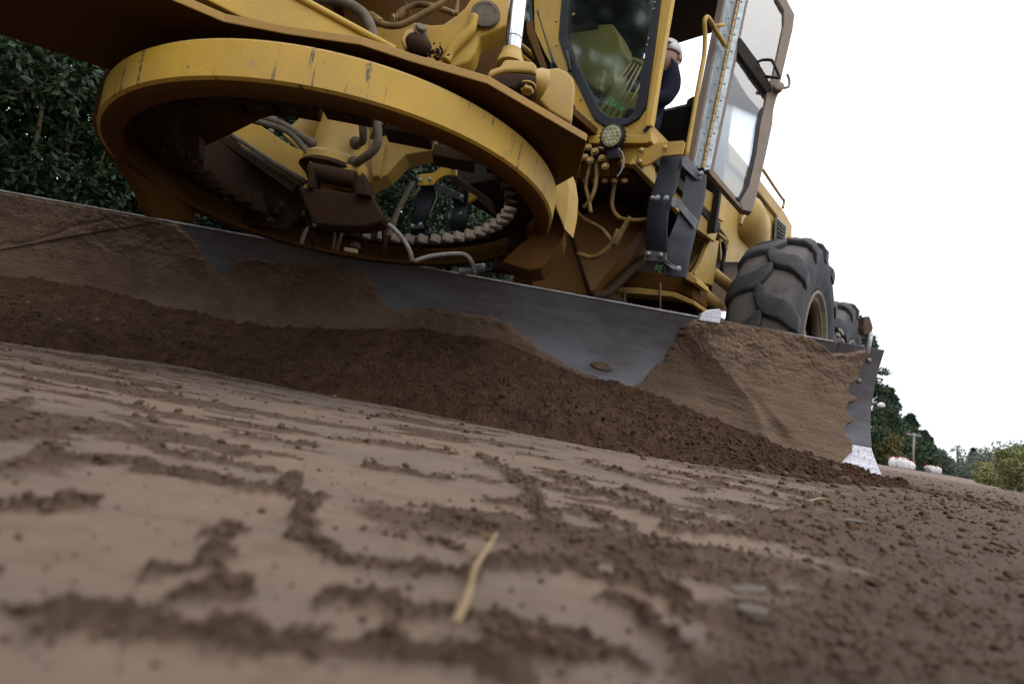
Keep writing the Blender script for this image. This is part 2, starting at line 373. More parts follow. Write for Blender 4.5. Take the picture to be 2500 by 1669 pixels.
def inside(px,py,poly):
    r=np.zeros(px.shape,bool); n=len(poly)
    for i in range(n):
        x0,y0=poly[i];x1,y1=poly[(i+1)%n]
        if y0==y1: continue
        c=((y0>py)!=(y1>py))&(px<(x1-x0)*(py-y0)/(y1-y0)+x0); r^=c
    return r
def sdf(px,py,poly):
    d=seg_dist(px,py,list(poly)+[poly[0]]); return np.where(inside(px,py,poly),d,-d)
def gridfaces(nu,nv,wrap=False):
    i=np.arange(nu-1 if not wrap else nu); j=np.arange(nv-1); I,J=np.meshgrid(i,j,indexing='ij'); I2=(I+1)%nu
    return np.stack([I*nv+J,I2*nv+J,I2*nv+J+1,I*nv+J+1],-1).reshape(-1,4)
#PARTS
# ================================================================== GROUND
BD=np.array([math.cos(math.radians(2.5)),math.sin(math.radians(2.5)),0]); BN=np.array([-BD[1],BD[0],0])   # along blade / behind blade
TIP=onZ(2144,1173,0.0)
def blade_pt(s,n,z): return TIP+BD*s+BN*n+np.array([0,0,z])
_ep=[(2157,857),(2145,893),(2134,941),(2126,986),(2122,1031),(2125,1069),(2127,1104),(2144,1173)]
prof=[]
for q in _ep:
    p=pl(*q,BD,TIP)-TIP; prof.append((p[2],p@BN))
prof.sort(); PZ=np.array([a for a,b_ in prof]); PN=np.array([b_ for a,b_ in prof])
pz_s=np.linspace(0,PZ[-1],60); co_=np.polyfit(PZ,PN,3); 
BTOP=float(PZ[-1])
def bprof(z): return np.interp(z,PZ,PN)*.35+np.polyval(co_,z)*.65
# windrow description: height at the blade and distance of its foot, both along the blade (s from the tip, negative)
def s_of(p): return (np.asarray(p)-TIP)@BD
_top=[(-300,620),(0,668),(120,670),(250,700),(400,742),(520,760),(700,790),(900,800),(1100,800),(1200,822),(1300,862),(1450,925),(1560,945),(1660,985),(1780,1035),(1900,1085),(2000,1118),(2060,1143),(2100,1160),(2130,1172)]
_foot=[(-300,790),(0,825),(120,848),(300,868),(500,903),(700,942),(900,978),(1200,1040),(1500,1098),(1800,1142),(2000,1172),(2080,1180)]
TS,TH=[],[]
for q in _top:
    z=.3
    for _ in range(6):
        p=pl(*q,BN,TIP+BN*float(bprof(min(max(z,0),BTOP)))); z=p[2]
    TS.append(s_of(p)); TH.append(max(z,.0))
FS,FN=[],[]
for q in _foot:
    p=onZ(*q,0.0); FS.append(s_of(p)); FN.append((p-TIP)@BN)
FS.append(.08); FN.append(-.16); FS.append(.5); FN.append(-.02)
TS.append(.06); TH.append(.012); TS.append(.5); TH.append(-.01)
o_=np.argsort(TS); TS=np.array(TS)[o_]; TH=np.array(TH)[o_]; o_=np.argsort(FS); FS=np.array(FS)[o_]; FN=np.array(FN)[o_]
print('FOOT',np.round(FS,2),np.round(FN,2)); print('TOP',np.round(TS,2),np.round(TH,2))
_s=np.linspace(-5.2,.5,300); _f=np.interp(_s,FS,FN); _k=np.exp(-np.linspace(-2.2,2.2,41)**2); _k/=_k.sum(); _f2=np.convolve(np.pad(_f,20,mode='edge'),_k,'valid'); _w=ss(-.5,-1.2,_s); FS=_s; FN=_f2*_w+_f*(1-_w)
_t=np.interp(_s,TS,TH); _t2=np.convolve(np.pad(_t,20,mode='edge'),_k,'valid'); TS=_s; TH=_t2*_w*.6+_t*(1-_w*.6)
# loose-soil ridges pressed up between tyre lugs, as polylines on the ground
def gp(*pts): return [tuple(onZ(x,y,0.0)[:2]) for x,y in pts]
RIDGE=[(gp((150,1500),(380,1512),(560,1530),(720,1545),(950,1568),(1120,1590),(1300,1635)),.011,1.2),
 (gp((715,1150),(700,1190),(760,1205),(735,1250),(740,1290),(800,1335),(880,1352),(1000,1372),(1130,1382)),.012,1.0),
 (gp((560,1262),(545,1310),(500,1345),(440,1365)),.010,.9),(gp((440,1440),(520,1425),(600,1420),(560,1385)),.008,1.0),
 (gp((800,1438),(880,1440),(930,1425),(1000,1468),(1110,1472),(1250,1500),(1420,1540),(1560,1600)),.008,1.0),
 (gp((1075,1240),(1150,1262),(1210,1282)),.010,1.0),(gp((1060,1300),(1130,1322)),.006,1.0),
 (gp((1200,1362),(1400,1372),(1560,1412),(1640,1440),(1700,1480),(1760,1500)),.016,1.2),
 (gp((1290,1180),(1330,1260),(1400,1300),(1600,1322),(1800,1345),(1960,1395)),.015,.9),
 (gp((350,1130),(480,1150),(620,1178),(700,1190),(770,1200)),.018,.8),(gp((100,1105),(260,1112),(480,1145)),.02,.7),
 (gp((580,1052),(680,1068),(760,1080)),.02,.8),(gp((850,1068),(980,1085),(1100,1100)),.025,.9),
 (gp((1340,1150),(1420,1178),(1500,1205),(1560,1230),(1640,1262)),.022,1.0),(gp((1440,1128),(1520,1150),(1620,1178),(1700,1195)),.025,1.0),
 (gp((1600,1140),(1700,1165),(1800,1190),(1900,1215)),.03,1.0),(gp((1180,1110),(1260,1150),(1290,1180)),.025,.9),(gp((1400,1300),(1500,1345),(1600,1400),(1650,1440)),.014,1.0),
 (gp((1560,1330),(1680,1372),(1780,1400),(1880,1432)),.016,1.1),(gp((1500,1440),(1560,1470),(1600,1520),(1680,1560)),.010,1.1),(gp((900,1130),(1000,1148),(1090,1160)),.02,.8),
 (gp((1210,1215),(1290,1228),(1350,1250)),.014,.9),(gp((1700,1290),(1800,1275),(1900,1290),(2010,1320)),.02,1.0),(gp((1750,1165),(1850,1180),(1960,1205),(2060,1230)),.03,1.0),
 (gp((1410,1240),(1480,1262),(1540,1275)),.016,1.1),(gp((1530,1190),(1590,1215),(1650,1245),(1720,1262)),.02,1.1),
 (gp((1700,1215),(1850,1240),(1990,1262)),.02,.9),(gp((40,1225),(120,1215)),.012,.7),(gp((150,1210),(200,1218)),.012,.9),
 (gp((1640,1282),(1760,1290),(1900,1310)),.02,1.0),(gp((1250,1560),(1340,1575),(1440,1580)),.008,1.3),(gp((1180,1520),(1300,1540)),.006,1.0),
 (gp((60,1460),(130,1475)),.007,.8),(gp((1010,1220),(1100,1235),(1160,1262)),.008,.7)]
def ground_fields(x,y):
    r=np.hypot(x,y)
    wob=(fbm(x*22,y*22,3,5)-.5)
    right=ss(-.05,.16,(x-(.03+.62*(y-.16)))/np.maximum(r,.3)+wob*.25+(fbm(x*3,y*7,3,9)-.5)*.35)*ss(6,2.0,np.where(y>2.2,(y-2.2)*0+r*.3,r*.3))
    st=fbm(x*3.2+fbm(x*2,y*2,2,3)*1.5,y*9+2,4,21); streak=ss(.56,.66,st+wob*.12)*.85*ss(.25,.5,r)
    st2=fbm(x*9,y*26,3,33); streak=np.maximum(streak,ss(.60,.68,st2)*.8*ss(.3,.6,r)*ss(6,3,r))
    rg=np.zeros_like(x); hh=np.zeros_like(x)
    near=(y>0.05)&(y<4.0)&(np.abs(x)<4)
    xn,yn=x[near],y[near]; a=np.zeros_like(xn); h=np.zeros_like(xn)
    wx=xn+(fbm(xn*70,yn*70,3,41)-.5)*.022; wy=yn+(fbm(xn*70+9,yn*70,3,42)-.5)*.022
    for poly,wd,st_ in RIDGE:
        d=seg_dist(wx,wy,poly); k=ss(wd,wd*.25,d); a=np.maximum(a,k); h=np.maximum(h,k*st_*min(wd*.55,.0062))
    rg[near]=a; hh[near]=h
    berm_side=ss(2.6,1.9,r)*0
    loose=np.clip(np.maximum(np.maximum(right,streak),rg),0,1)
    return loose,hh,right
def blade_gap(x,y):
    s=(x-TIP[0])*BD[0]+(y-TIP[1])*BD[1]; n=(x-TIP[0])*BN[0]+(y-TIP[1])*BN[1]
    return s,n
def ground_h(x,y,loose,hh):
    r=np.hypot(x,y)
    z=(fbm(x*2.2,y*2.2,3,61)-.5)*.010*ss(.25,1.2,r)
    z+=(fbm(x*.25,y*.25,3,62)-.5)*.10*ss(6,25,r)
    det=ss(.03,.004,r*.012)
    crumb=fbm(x*120,y*120,3,71)**2+.35*(fbm(x*330,y*330,2,77)-.5)*ss(1.2,.5,r); crumb2=fbm(x*38,y*38,3,72)
    z+=loose*(crumb*.0048+ (crumb2-.45)*.008*ss(.15,.5,r))+hh*(.1+1.5*fbm(x*75,y*75,4,73,.62))+ss(.2,.8,hh*300)*(fbm(x*300,y*300,2,78)-.5)*.0022*ss(1.3,.6,r)
    z+=(1-loose)*((fbm(x*60,y*60,3,74)-.5)*.0016+(fbm(x*13,y*22,3,75)-.5)*.004)
    z-=.006
    return z
print('ground...')
nr=580; rad=np.concatenate([[.02,.04,.06],.08*np.exp(np.linspace(0,math.log(400/.08),nr-3))])
az=np.concatenate([np.linspace(-56,56,780),np.linspace(60,300,40)])*math.pi/180
RR,AA=np.meshgrid(rad,az,indexing='ij'); gx=RR*np.sin(AA); gy=RR*np.cos(AA)
lo,hh,rt=ground_fields(gx,gy); gz=ground_h(gx,gy,lo,hh)
wet=ss(.58,.74,fbm(gx*1.6,gy*2.6,4,91))*.45*ss(.5,.9,gy)*ss(.6,-.3,gx)+ss(.03,.002,seg_dist(gx,gy,gp((1700,1520),(1860,1545))))*.4
V=np.stack([gx,gy,gz],-1).reshape(-1,3)
na=len(az); Fq=gridfaces(nr,na)
i=np.arange(nr-1); wrap=np.stack([i*na+na-1,i*na,(i+1)*na,(i+1)*na+na-1],-1); Fq=np.concatenate([Fq[:, ::-1],wrap[:, ::-1]])
Fq=Fq[:, ::-1] if False else Fq
g=bigmesh('ground',V,Fq,M['ground'],attrs={'loose':lo.ravel(),'wet':np.clip(wet.ravel()*(1-lo.ravel()),0,1)})
me=g.data
g['kind']='structure'
# ------------------------------------------------------------------ windrow of loose soil pushed by the blade
print('windrow...')
ns,nt_=1350,170
s=np.linspace(-5.0,.03,ns); t=np.linspace(0,1,nt_)
S_,T_=np.meshgrid(s,t,indexing='ij')
def berm_base(S_,T_):
    H=np.interp(S_,TS,TH); FNn=np.interp(S_,FS,FN)+ (fbm(S_*3,S_*0+2,3,101)-.5)*.05
    n0=np.array(bprof(np.clip(H,0,BTOP)))+.02
    n0=np.where(S_>-.02,.05,n0)
    Nn=n0*(1-T_)+FNn*T_
    prof_=(1-T_)**1.05*(1-.10*np.sin(T_*math.pi)*1.0)
    Zz=H*prof_
    # toe rolls off
    Zz+=.030*np.sin(np.clip(T_*1.0,0,1)*math.pi)**.8*ss(.45,.8,T_)*(1-ss(.9,1,T_)*1)
    return Nn,Zz
Nn,Zz=berm_base(S_,T_)
amp=ss(0,.05,T_)*.7+.3
edge=1-ss(.94,1,T_)
bx=TIP[0]+BD[0]*S_+BN[0]*Nn; by=TIP[1]+BD[1]*S_+BN[1]*Nn
lump=(fbm(bx*7,by*7+Zz*9,3,111)-.5)*.045+(fbm(bx*22,by*22+Zz*30,3,112)-.5)*.040+(np.abs(fbm(bx*55,by*55+Zz*60,3,113)-.5))*.045+(fbm(bx*150,by*150+Zz*150,2,114)-.5)*.010
Zz=Zz+lump*amp*(.35+.65*edge)
Zz=Zz*edge-.012*(1-edge)-.004
Vb=np.stack([bx,by,Zz],-1).reshape(-1,3)
tone=np.clip((fbm(bx*2,by*2,3,120)-.5)*.4+.15*ss(-1.2,0,S_),0,1)
wr=bigmesh('soil_windrow',Vb,gridfaces(ns,nt_)[:, ::-1],M['berm'],attrs={'tone':tone.ravel()})
tag(wr,'long ridge of loose dark brown soil heaped against the foot of the steel blade','soil heap',kind='stuff')
# ------------------------------------------------------------------ clods
def clod_proto(seed,sub=1):
    bm=bmesh.new(); bmesh.ops.create_icosphere(bm,subdivisions=sub,radius=1)
    rs=np.random.default_rng(seed); V=np.array([v.co[:] for v in bm.verts]); Ff=np.array([[v.index for v in f.verts] for f in bm.faces]); bm.free()
    d=rs.normal(size=(9,3)); d/=np.linalg.norm(d,axis=1)[:,None]
    k=np.ones(len(V))
    for q in d: k-=np.maximum(0,V@q-.72)*rs.uniform(.5,1.6)
    k*=rs.uniform(.86,1.12,len(V)); return V*k[:,None]*np.array([1,rs.uniform(.7,1),rs.uniform(.55,.85)]),Ff
PRO=[clod_proto(i) for i in range(8)]; PRO2=[clod_proto(20+i,2) for i in range(6)]
def rotm(n,rng):
    q=rng.normal(size=(n,4)); q/=np.linalg.norm(q,axis=1)[:,None]; a,b_,c,d=q.T
    return np.stack([1-2*(c*c+d*d),2*(b_*c-a*d),2*(b_*d+a*c),2*(b_*c+a*d),1-2*(b_*b_+d*d),2*(c*d-a*b_),2*(b_*d-a*c),2*(c*d+a*b_),1-2*(b_*b_+c*c)],-1).reshape(n,3,3)
def scatter(name,P,Rz,mat,protos=PRO,sink=.25,parent=None,tone=None):
    n=len(P); R=rotm(n,RNG); idx=RNG.integers(0,len(protos),n); VV=[];FF=[];off=0;TT=[]
    for k,(pv,pf) in enumerate(protos):
        sel=np.where(idx==k)[0]
        if not len(sel): continue
        v=np.einsum('nij,vj->nvi',R[sel],pv)*Rz[sel,None,None]; v[:,:,2]*=.8; v=v+P[sel][:,None,:]; v[:,:,2]+=(Rz[sel]*(1-2*sink)*.6)[:,None]
        f=pf[None]+(np.arange(len(sel))*len(pv))[:,None,None]+off
        VV.append(v.reshape(-1,3)); FF.append(f.reshape(-1,3)); off+=len(sel)*len(pv)
        tt=RNG.uniform(0,.45,len(sel)) if tone is None else tone[sel]; TT.append(np.repeat(tt,len(pv)))
    return bigmesh(name,np.concatenate(VV),np.concatenate(FF),mat,parent,smooth=True,attrs={'tone':np.concatenate(TT)})
print('clods...')
# on the windrow
n=24000
cs=RNG.uniform(-4.6,.02,n); ct=RNG.beta(2.2,1.1,n); cs=np.where(RNG.random(n)<.35,RNG.uniform(-1.6,.02,n),cs)
si=np.clip(((cs+5.0)/5.03*(ns-1)).astype(int),0,ns-1); ti=np.clip((ct*(nt_-1)).astype(int),0,nt_-1)
P=Vb.reshape(ns,nt_,3)[si,ti]
rz=.0028*np.exp(RNG.exponential(.46,n)); rz=np.clip(rz,.0024,.015)
big=(RNG.random(n)<.022)&(ct>.5)&((cs<-3.3)|(cs>-1.1)); rz[big]*=RNG.uniform(1.3,2.3,big.sum())
P[:,2]=np.maximum(P[:,2],-.004)
o=scatter('loose_clods',P,rz,M['berm'],sink=.38); tag(o,'crumbly soil clods of all sizes lying over the slope of the loose soil ridge','clods',kind='stuff')
# big rounded clods at the left toe and around the tip
bigpx=[(35,775),(60,765),(48,800),(20,795),(85,790),(110,800),(75,810),(140,815),(15,812),(165,830),(130,840),(100,832),(190,845),(60,758),(2010,1160),(2045,1150),(2060,1168),(1995,1172),(1940,1160),(1880,1150),(2085,1176),(1960,1120),(1560,1010)]
P=np.array([onZ(x,y+6,.0)+np.array([0,.06,.0]) for x,y in bigpx]); 
Hh=[]
for p in P:
    k=np.argmin(np.hypot(Vb[:,0]-p[0],Vb[:,1]-p[1])); Hh.append(max(Vb[k,2],0))
P[:,2]=np.array(Hh); o=scatter('rounded_clods',P,RNG.uniform(.016,.030,len(P)),M['clod'],PRO2,sink=.3)
tag(o,'bigger rounded soil lumps sitting along the toe of the soil ridge','clods',kind='stuff')
# on the ground, density by distance
n=60000
r=.16*np.exp(RNG.uniform(0,math.log(14/.16),n)); a=np.radians(RNG.uniform(-46,50,n)); x=r*np.sin(a); y=r*np.cos(a)
l_,h_,rt_=ground_fields(x,y); s_,n_=blade_gap(x,y)
keep=(RNG.random(n)<(l_**1.3*.55+.025))&~((s_<.2)&(n_>-.35))&(r>.20)
x,y,l_,h_,r,rt_=x[keep],y[keep],l_[keep],h_[keep],r[keep],rt_[keep]
rz=np.clip(.0011*np.exp(RNG.exponential(.50,len(x))),.0009,.008)*(1+ss(.6,3,r)*1.5)
rz=np.minimum(rz,.010*np.maximum(r,.2))
z=ground_h(x,y,l_,h_)
sel=RNG.permutation(len(x))[:17000]
print('ground clods',len(x))
o=scatter('ground_crumbs',np.stack([x,y,z],-1)[sel],rz[sel],M['clod'],sink=.3); tag(o,'dark soil crumbs and small clods strewn over the graded ground','crumbs',kind='stuff')
# crumbs heaped along the pressed ridges
PP=[];RZ=[]
for poly,wd,st_ in RIDGE:
    P_=np.array(poly); sl=np.hypot(*(P_[1:]-P_[:-1]).T); tot=sl.sum(); k=int(min(420,max(60,tot/.0022)))
    cum=np.concatenate([[0],np.cumsum(sl)]); q=RNG.uniform(0,tot,k); X=np.interp(q,cum,P_[:,0])+RNG.normal(size=k)*wd*.42; Y=np.interp(q,cum,P_[:,1])+RNG.normal(size=k)*wd*.42
    PP.append(np.stack([X,Y],-1)); RZ.append(np.clip(.0009*np.exp(RNG.exponential(.5,k)),.0008,.0045)*(1+ss(.5,1.5,Y)))
PP=np.concatenate(PP); RZ=np.concatenate(RZ); l_,h_,_r=ground_fields(PP[:,0],PP[:,1]); z=ground_h(PP[:,0],PP[:,1],l_,h_)
kk=l_>.25; o=scatter('ridge_crumbs',np.column_stack([PP,z])[kk],RZ[kk],M['clod'],PRO,sink=.3); tag(o,'gritty crumbs heaped along the ridges pressed up between tyre lug prints','crumbs',kind='stuff')
n=420; r=.35*np.exp(RNG.uniform(0,math.log(7/.35),n)); a=np.radians(RNG.uniform(8,44,n)); x=r*np.sin(a); y=r*np.cos(a)
l_,h_,rt_=ground_fields(x,y); s_,n_=blade_gap(x,y); keep=(rt_>.6)&~((s_<.1)&(n_>-.35)); x,y,r=x[keep],y[keep],r[keep]
z=ground_h(x,y,l_[keep],h_[keep])
o=scatter('lumpy_clods',np.stack([x,y,z],-1),np.minimum(.011*r,1)*0+np.minimum(np.maximum(.010*r,.0035),np.clip(.0045*np.exp(RNG.exponential(.5,len(x)))*ss(.1,1.6,r)+.002,.003,.022)),M['clod'],PRO2,sink=.3)
tag(o,'scattered brown clods over the rough loose ground beyond the blade tip','clods',kind='stuff')
n=900; s_=RNG.exponential(.38,n)-.05; n_=RNG.normal(-.12,.32,n)-.15*s_; x=TIP[0]+BD[0]*s_+BN[0]*n_; y=TIP[1]+BD[1]*s_+BN[1]*n_; l_,h_,_r=ground_fields(x,y); z=ground_h(x,y,l_,h_)
o=scatter('spilled_clods',np.stack([x,y,z],-1),np.clip(.004*np.exp(RNG.exponential(.6,n))*np.exp(-s_*.5),.003,.018),M['clod'],PRO,sink=.35); tag(o,'dark clods that rolled off the soil ridge past the blade tip','clods',kind='stuff')
# pale chips
n=160; r=.5*np.exp(RNG.uniform(0,math.log(3/.5),n)); a=np.radians(RNG.uniform(-44,42,n)); x=r*np.sin(a); y=r*np.cos(a)
s_,n_=blade_gap(x,y); kp=n_<-.6; x,y,r=x[kp],y[kp],r[kp]; l_,h_,_r=ground_fields(x,y); z=ground_h(x,y,l_,h_)
o=scatter('pale_chips',np.stack([x,y,z],-1),np.clip(RNG.uniform(.0015,.0045,len(x)),0,.006),M['slate'],sink=.35); tag(o,'small pale stone chips and leaf bits dotted over the packed ground','chips',kind='stuff')
# flat stones
def flat_stone(px,rx,ry,th,label,rot=0.3,tilt=.12):
    p=onZ(px[0],px[1],0.002); k=14; V=[];rs=random.Random(px[0])
    rad_=[1+rs.uniform(-.22,.12) for _ in range(k)]
    for zz,f in ((0,1.0),(th*.5,1.03),(th,.86)):
        for i in range(k):
            t=2*math.pi*i/k; X=math.cos(t)*rx*rad_[i]*f; Y=math.sin(t)*ry*rad_[i]*f
            V.append(p+np.array([X*math.cos(rot)-Y*math.sin(rot),X*math.sin(rot)+Y*math.cos(rot),zz+X*tilt+rs.uniform(-.0003,.0003)]))
    Fs=[(i,(i+1)%k,(i+1)%k+k,i+k) for i in range(k)]+[(i+k,(i+1)%k+k,(i+1)%k+2*k,i+2*k) for i in range(k)]+[tuple(range(2*k,3*k)),tuple(range(k))[::-1]]
    o=mk('flat_stone',[q-p for q in V],Fs,M['slate'],None); o.location=p; tag(o,label,'stone','flat stones on the packed soil'); return o
flat_stone((1822,1440),.014,.008,.0018,'thin grey slate chip lying over a dark clod at lower right')
flat_stone((1835,1490),.010,.006,.002,'darker flat stone chip just in front of the thin slate chip',.2,.05)
flat_stone((820,1625),.0035,.0025,.0012,'tiny pale stone low in the foreground left of centre',.9,.05)
flat_stone((1680,1560),.0040,.0030,.0014,'small whitish stone in the foreground beside the grey patch',.2)
flat_stone((560,1012),.040,.012,.002,'pale flat chip on the packed soil left of centre',-.1,.0)
#flat_stone((2270,1350),.012,.009,.006,'brown grey stone half sunk in the loose soil at right',.6,.1)
flat_stone((2080,1270),.022,.010,.0015,'wide pale stone flake on the loose ground beyond the blade tip',.1,.02)
#flat_stone((1750,1352),.011,.006,.0016,'pale stone flake between the slate chip and the blade foot',.3,.08)
# straw stalks
st=tube('straw_stalk',[onZ(1212,1302,.006),onZ(1185,1345,.0075),onZ(1160,1385,.006),onZ(1150,1425,.0065),onZ(1135,1470,.005),onZ(1112,1518,.0045)],.0018,M['straw'],None,8,8,rad=lambda t:.75+.45*t-.2*(t>.97))
tag(st,'bent dry yellow straw stalk lying on the packed ground in the foreground','straw')
s2=tube('straw_stalk',[onZ(1925,1212,.004),onZ(1970,1222,.012),onZ(2005,1216,.006),onZ(2040,1228,.004)],.0018,M['straw'],None,6)
tag(s2,'short yellow straw lying in the loose soil near the blade tip','straw')
s3=tube('straw_stalk',[onZ(1178,1300,.003),onZ(1190,1308,.006),onZ(1200,1312,.004)],.0009,M['straw'],None,6)
tag(s3,'thin straw scrap beside the top end of the bent stalk','straw')
#NEXT
# ================================================================== MOTOR GRADER
print('grader...')
G=empty('motor_grader',tuple(O),'large muddy yellow road grader pushing soil, seen from low in front of its blade','grader')
# ---- moldboard
ns,nz_=420,40
s=np.linspace(-5.0,0,ns); zz=np.linspace(.17,BTOP,nz_)
S_,Zg=np.meshgrid(s,zz,indexing='ij'); Ng=bprof(Zg)
def surf(S_,Ng,Zg,off): 
    return np.stack([TIP[0]+BD[0]*S_+BN[0]*(Ng+off),TIP[1]+BD[1]*S_+BN[1]*(Ng+off),Zg],-1)
endcut=np.where(S_>-1e-6,0,0)
Fr=surf(S_,Ng,Zg,0).reshape(-1,3); Bk=surf(S_,Ng,Zg,.022).reshape(-1,3)
n0=len(Fr); gf=gridfaces(ns,nz_); Fa=[gf,gf[:, ::-1]+n0]
i=np.arange(ns-1); Fa.append(np.stack([i*nz_+nz_-1,(i+1)*nz_+nz_-1,(i+1)*nz_+nz_-1+n0,i*nz_+nz_-1+n0],-1))
Fa.append(np.stack([i*nz_,i*nz_+n0,(i+1)*nz_+n0,(i+1)*nz_],-1))
j=np.arange(nz_-1); e=(ns-1)*nz_; Fa.append(np.stack([e+j,e+j+n0,e+j+1+n0,e+j+1],-1))
blade=bigmesh('blade',np.concatenate([Fr,Bk]),np.concatenate(Fa),M['steel'],G)
es=blade.modifiers.new('split','EDGE_SPLIT'); es.split_angle=math.radians(40)
# worn bright top rail of the moldboard
topn=float(bprof(BTOP))
def brail(s0,s1,name='top_rail'):
    c=blade_pt((s0+s1)/2,topn+.010,BTOP+.004); return box(name,c,(s1-s0)/2,.016,.0045,M['railm'],blade,(BD,BN,Z),.002)
M['railm']=simple('worn_steel_rail',(.33,.32,.33),.5,.2,40,.5,.5,.004)
brail(-5.0,-.30)
# cutting edge and end bit
def strip(name,s0,s1,z0,z1,off,th,mat,par,seg=8):
    V=[];Fs=[]
    for k in range(seg+1):
        z=z0+(z1-z0)*k/seg
        for (ss_,dd) in ((s0,off),(s1,off),(s1,off+th),(s0,off+th)): V.append(blade_pt(ss_,float(bprof(z))+dd,z))
    for k in range(seg):
        for q in range(4): Fs.append((4*k+q,4*k+(q+1)%4,4*k+4+(q+1)%4,4*k+4+q))
    Fs+= [(0,3,2,1),(4*seg,4*seg+1,4*seg+2,4*seg+3)]
    o=mk(name,V,Fs,mat,par,bevel=.002); return o
strip('cutting_edge',-5.0,-.262,-.01,.165,-.004,.02,M['steel'],blade)
# end bit flares out to the tip
V=[];Fs=[];seg=8
for k in range(seg+1):
    z=-.01+(.172+.01)*k/seg; flare=.035*(1-z/.172)
    for ss_,dd in ((-.255,-.010),(flare-.004,-.010),(flare-.004,.014),(-.255,.014)): V.append(blade_pt(ss_,float(bprof(max(z,0)))+dd,z))
for k in range(seg):
    for q in range(4): Fs.append((4*k+q,4*k+(q+1)%4,4*k+4+(q+1)%4,4*k+4+q))
Fs+= [(0,3,2,1),(4*seg,4*seg+1,4*seg+2,4*seg+3)]
mk('end_bit',V,Fs,M['white_metal'],blade,bevel=.002)
cap_=strip('end_overlay',-.26,.002,.176,BTOP+.006,-.006,.028,M['steel'],blade,24)
for q in ((2110,880),(2094,929),(2060,885)):
    p=pl(*q,BN,TIP+BN*.1); s0=s_of(p); z=p[2]; bolt(blade_pt(s0,float(bprof(z))-.006,z),-BN,.012,blade,'boltm',dome=True)
# ---- soil caked on the moldboard
print('cake...')
BARE1=[(440,552),(478,590),(520,650),(545,680),(570,640),(640,632),(700,640),(800,645),(880,655),(915,700),(940,735),(970,757),(1040,752),(1090,755),(1160,765),(1215,782),(1265,808),(1330,862),(1400,898),(1450,920),(1500,938),(1550,935),(1590,900),(1622,868),(1655,815),(1672,792),(1700,783),(1740,782),(1740,700),(1000,560),(440,470)]
BARE2=[(1900,700),(1960,815),(1992,839),(2012,852),(2028,862),(2045,858),(2060,862),(2082,857),(2098,855),(2117,851),(2114,868),(2104,884),(2096,905),(2085,929),(2072,943),(2064,953),(2070,960),(2082,966),(2085,975),(2078,983),(2062,987),(2055,996),(2058,1008),(2070,1014),(2078,1024),(2072,1035),(2058,1039),(2052,1048),(2058,1058),(2072,1066),(2079,1078),(2077,1092),(2078,1101),(2066,1112),(2054,1126),(2046,1150),(2035,1240),(2300,1240),(2300,700)]
ns,nz_=1500,230
s=np.linspace(-4.9,-.02,ns); zz=np.linspace(.0,BTOP+.001,nz_); S_,Zg=np.meshgrid(s,zz,indexing='ij'); Ng=bprof(Zg)
B0=surf(S_,Ng,Zg,0); q=B0-CAM; den=q@cf; px=CX+F*(q@cr)/den; py=CY-F*(q@cu)/den
def smoothpoly(P):
    Q=spline([np.array([x,y,0.]) for x,y in list(P)+[P[0]]],4); return [(q[0],q[1]) for q in Q[:-1]]
BARE1=smoothpoly(BARE1)
wx=(fbm(px/26,py/26,3,201)-.5)*26; wy=(fbm(px/22,py/22,3,202)-.5)*20; wx+=(fbm(px/7,py/7,2,204)-.5)*6; wy+=(fbm(px/7,py/7,2,205)-.5)*5
d=np.minimum(-sdf(px+wx*.8,py+wy*.8,BARE1),-sdf(px+wx*.35,py+wy*.35,BARE2))
toplim=(465+ (px)*(.182))
rightk=ss(1560,1760,px)
# right mass: diagonal ridge
ridge=[(1640,780),(1700,850),(1765,915),(1820,985),(1850,1060),(1900,1120)]
rd=seg_dist(px,py,ridge); rside=(px-1765)*.72-(py-915)*.69   # >0 right of ridge
side_=ss(-14,14,rside); rdx=np.minimum(rd,400)
lowf=ss(1150,980,py)
th=.016+rightk*(.020+.062*lowf*(side_*np.exp(-(rdx/210)**1.6)+(1-side_)*np.exp(-(rdx/34)**1.4)))
th+=(1-rightk)*.020*np.exp(-(seg_dist(px,py,[(0,640),(180,590),(330,520),(360,470)])/80)**2)
step=ss(-6,10,seg_dist(px,py+wy*.6,[(-50,618),(110,590),(190,560),(300,540),(400,560)])*np.where(py<618-px*.18,1,-1)); th+=(1-rightk)*.009*step*ss(520,300,px)
wr1=(fbm(S_*5+Zg*3,Zg*26+S_*2.0,5,211)-.5); wr2=(fbm(S_*16,Zg*60+S_*9,4,212)-.5); wr3=fbm(S_*90,Zg*150,3,213)-.5
up=ss(.35,.6,Zg)
rough=(fbm(S_*14+5,Zg*16,4,214)-.5)
sm_=ss(.35,.65,fbm(S_*2.2,Zg*3+4,2,219))
th+=wr1*.014*(rightk*.8+.3)*(.4+.6*sm_)+wr2*.0032*(.4+rightk)*sm_+wr3*.0042+(fbm(S_*230,Zg*230,2,220)-.5)*.0022+rough*.026*up*(.6+rightk*.4)+(fbm(S_*4,Zg*5,3,221)-.5)*.03*rightk+np.abs(fbm(S_*30,Zg*34,3,222)-.5)*.018*up*ss(.3,.6,fbm(S_*5,Zg*5,2,223))
blk=np.abs(fbm(S_*7+20,Zg*8+S_*3,4,216)-.5); th+=-.004*ss(.05,.0,blk)*ss(.3,.55,Zg)*ss(.4,.6,fbm(S_*3,Zg*3,2,218))
cap=ss(0,9,d)**.6
off=-(th*cap); off=np.where(d<0,.004,off)
off=np.where((Zg>BTOP-.012),np.minimum(off*.5,.004),off)
Cv=surf(S_,Ng,Zg,0); 
Cv[...,0]+=BN[0]*off; Cv[...,1]+=BN[1]*off
gf=gridfaces(ns,nz_); dm=d.reshape(-1); keep=(dm[gf]>-3).any(1)
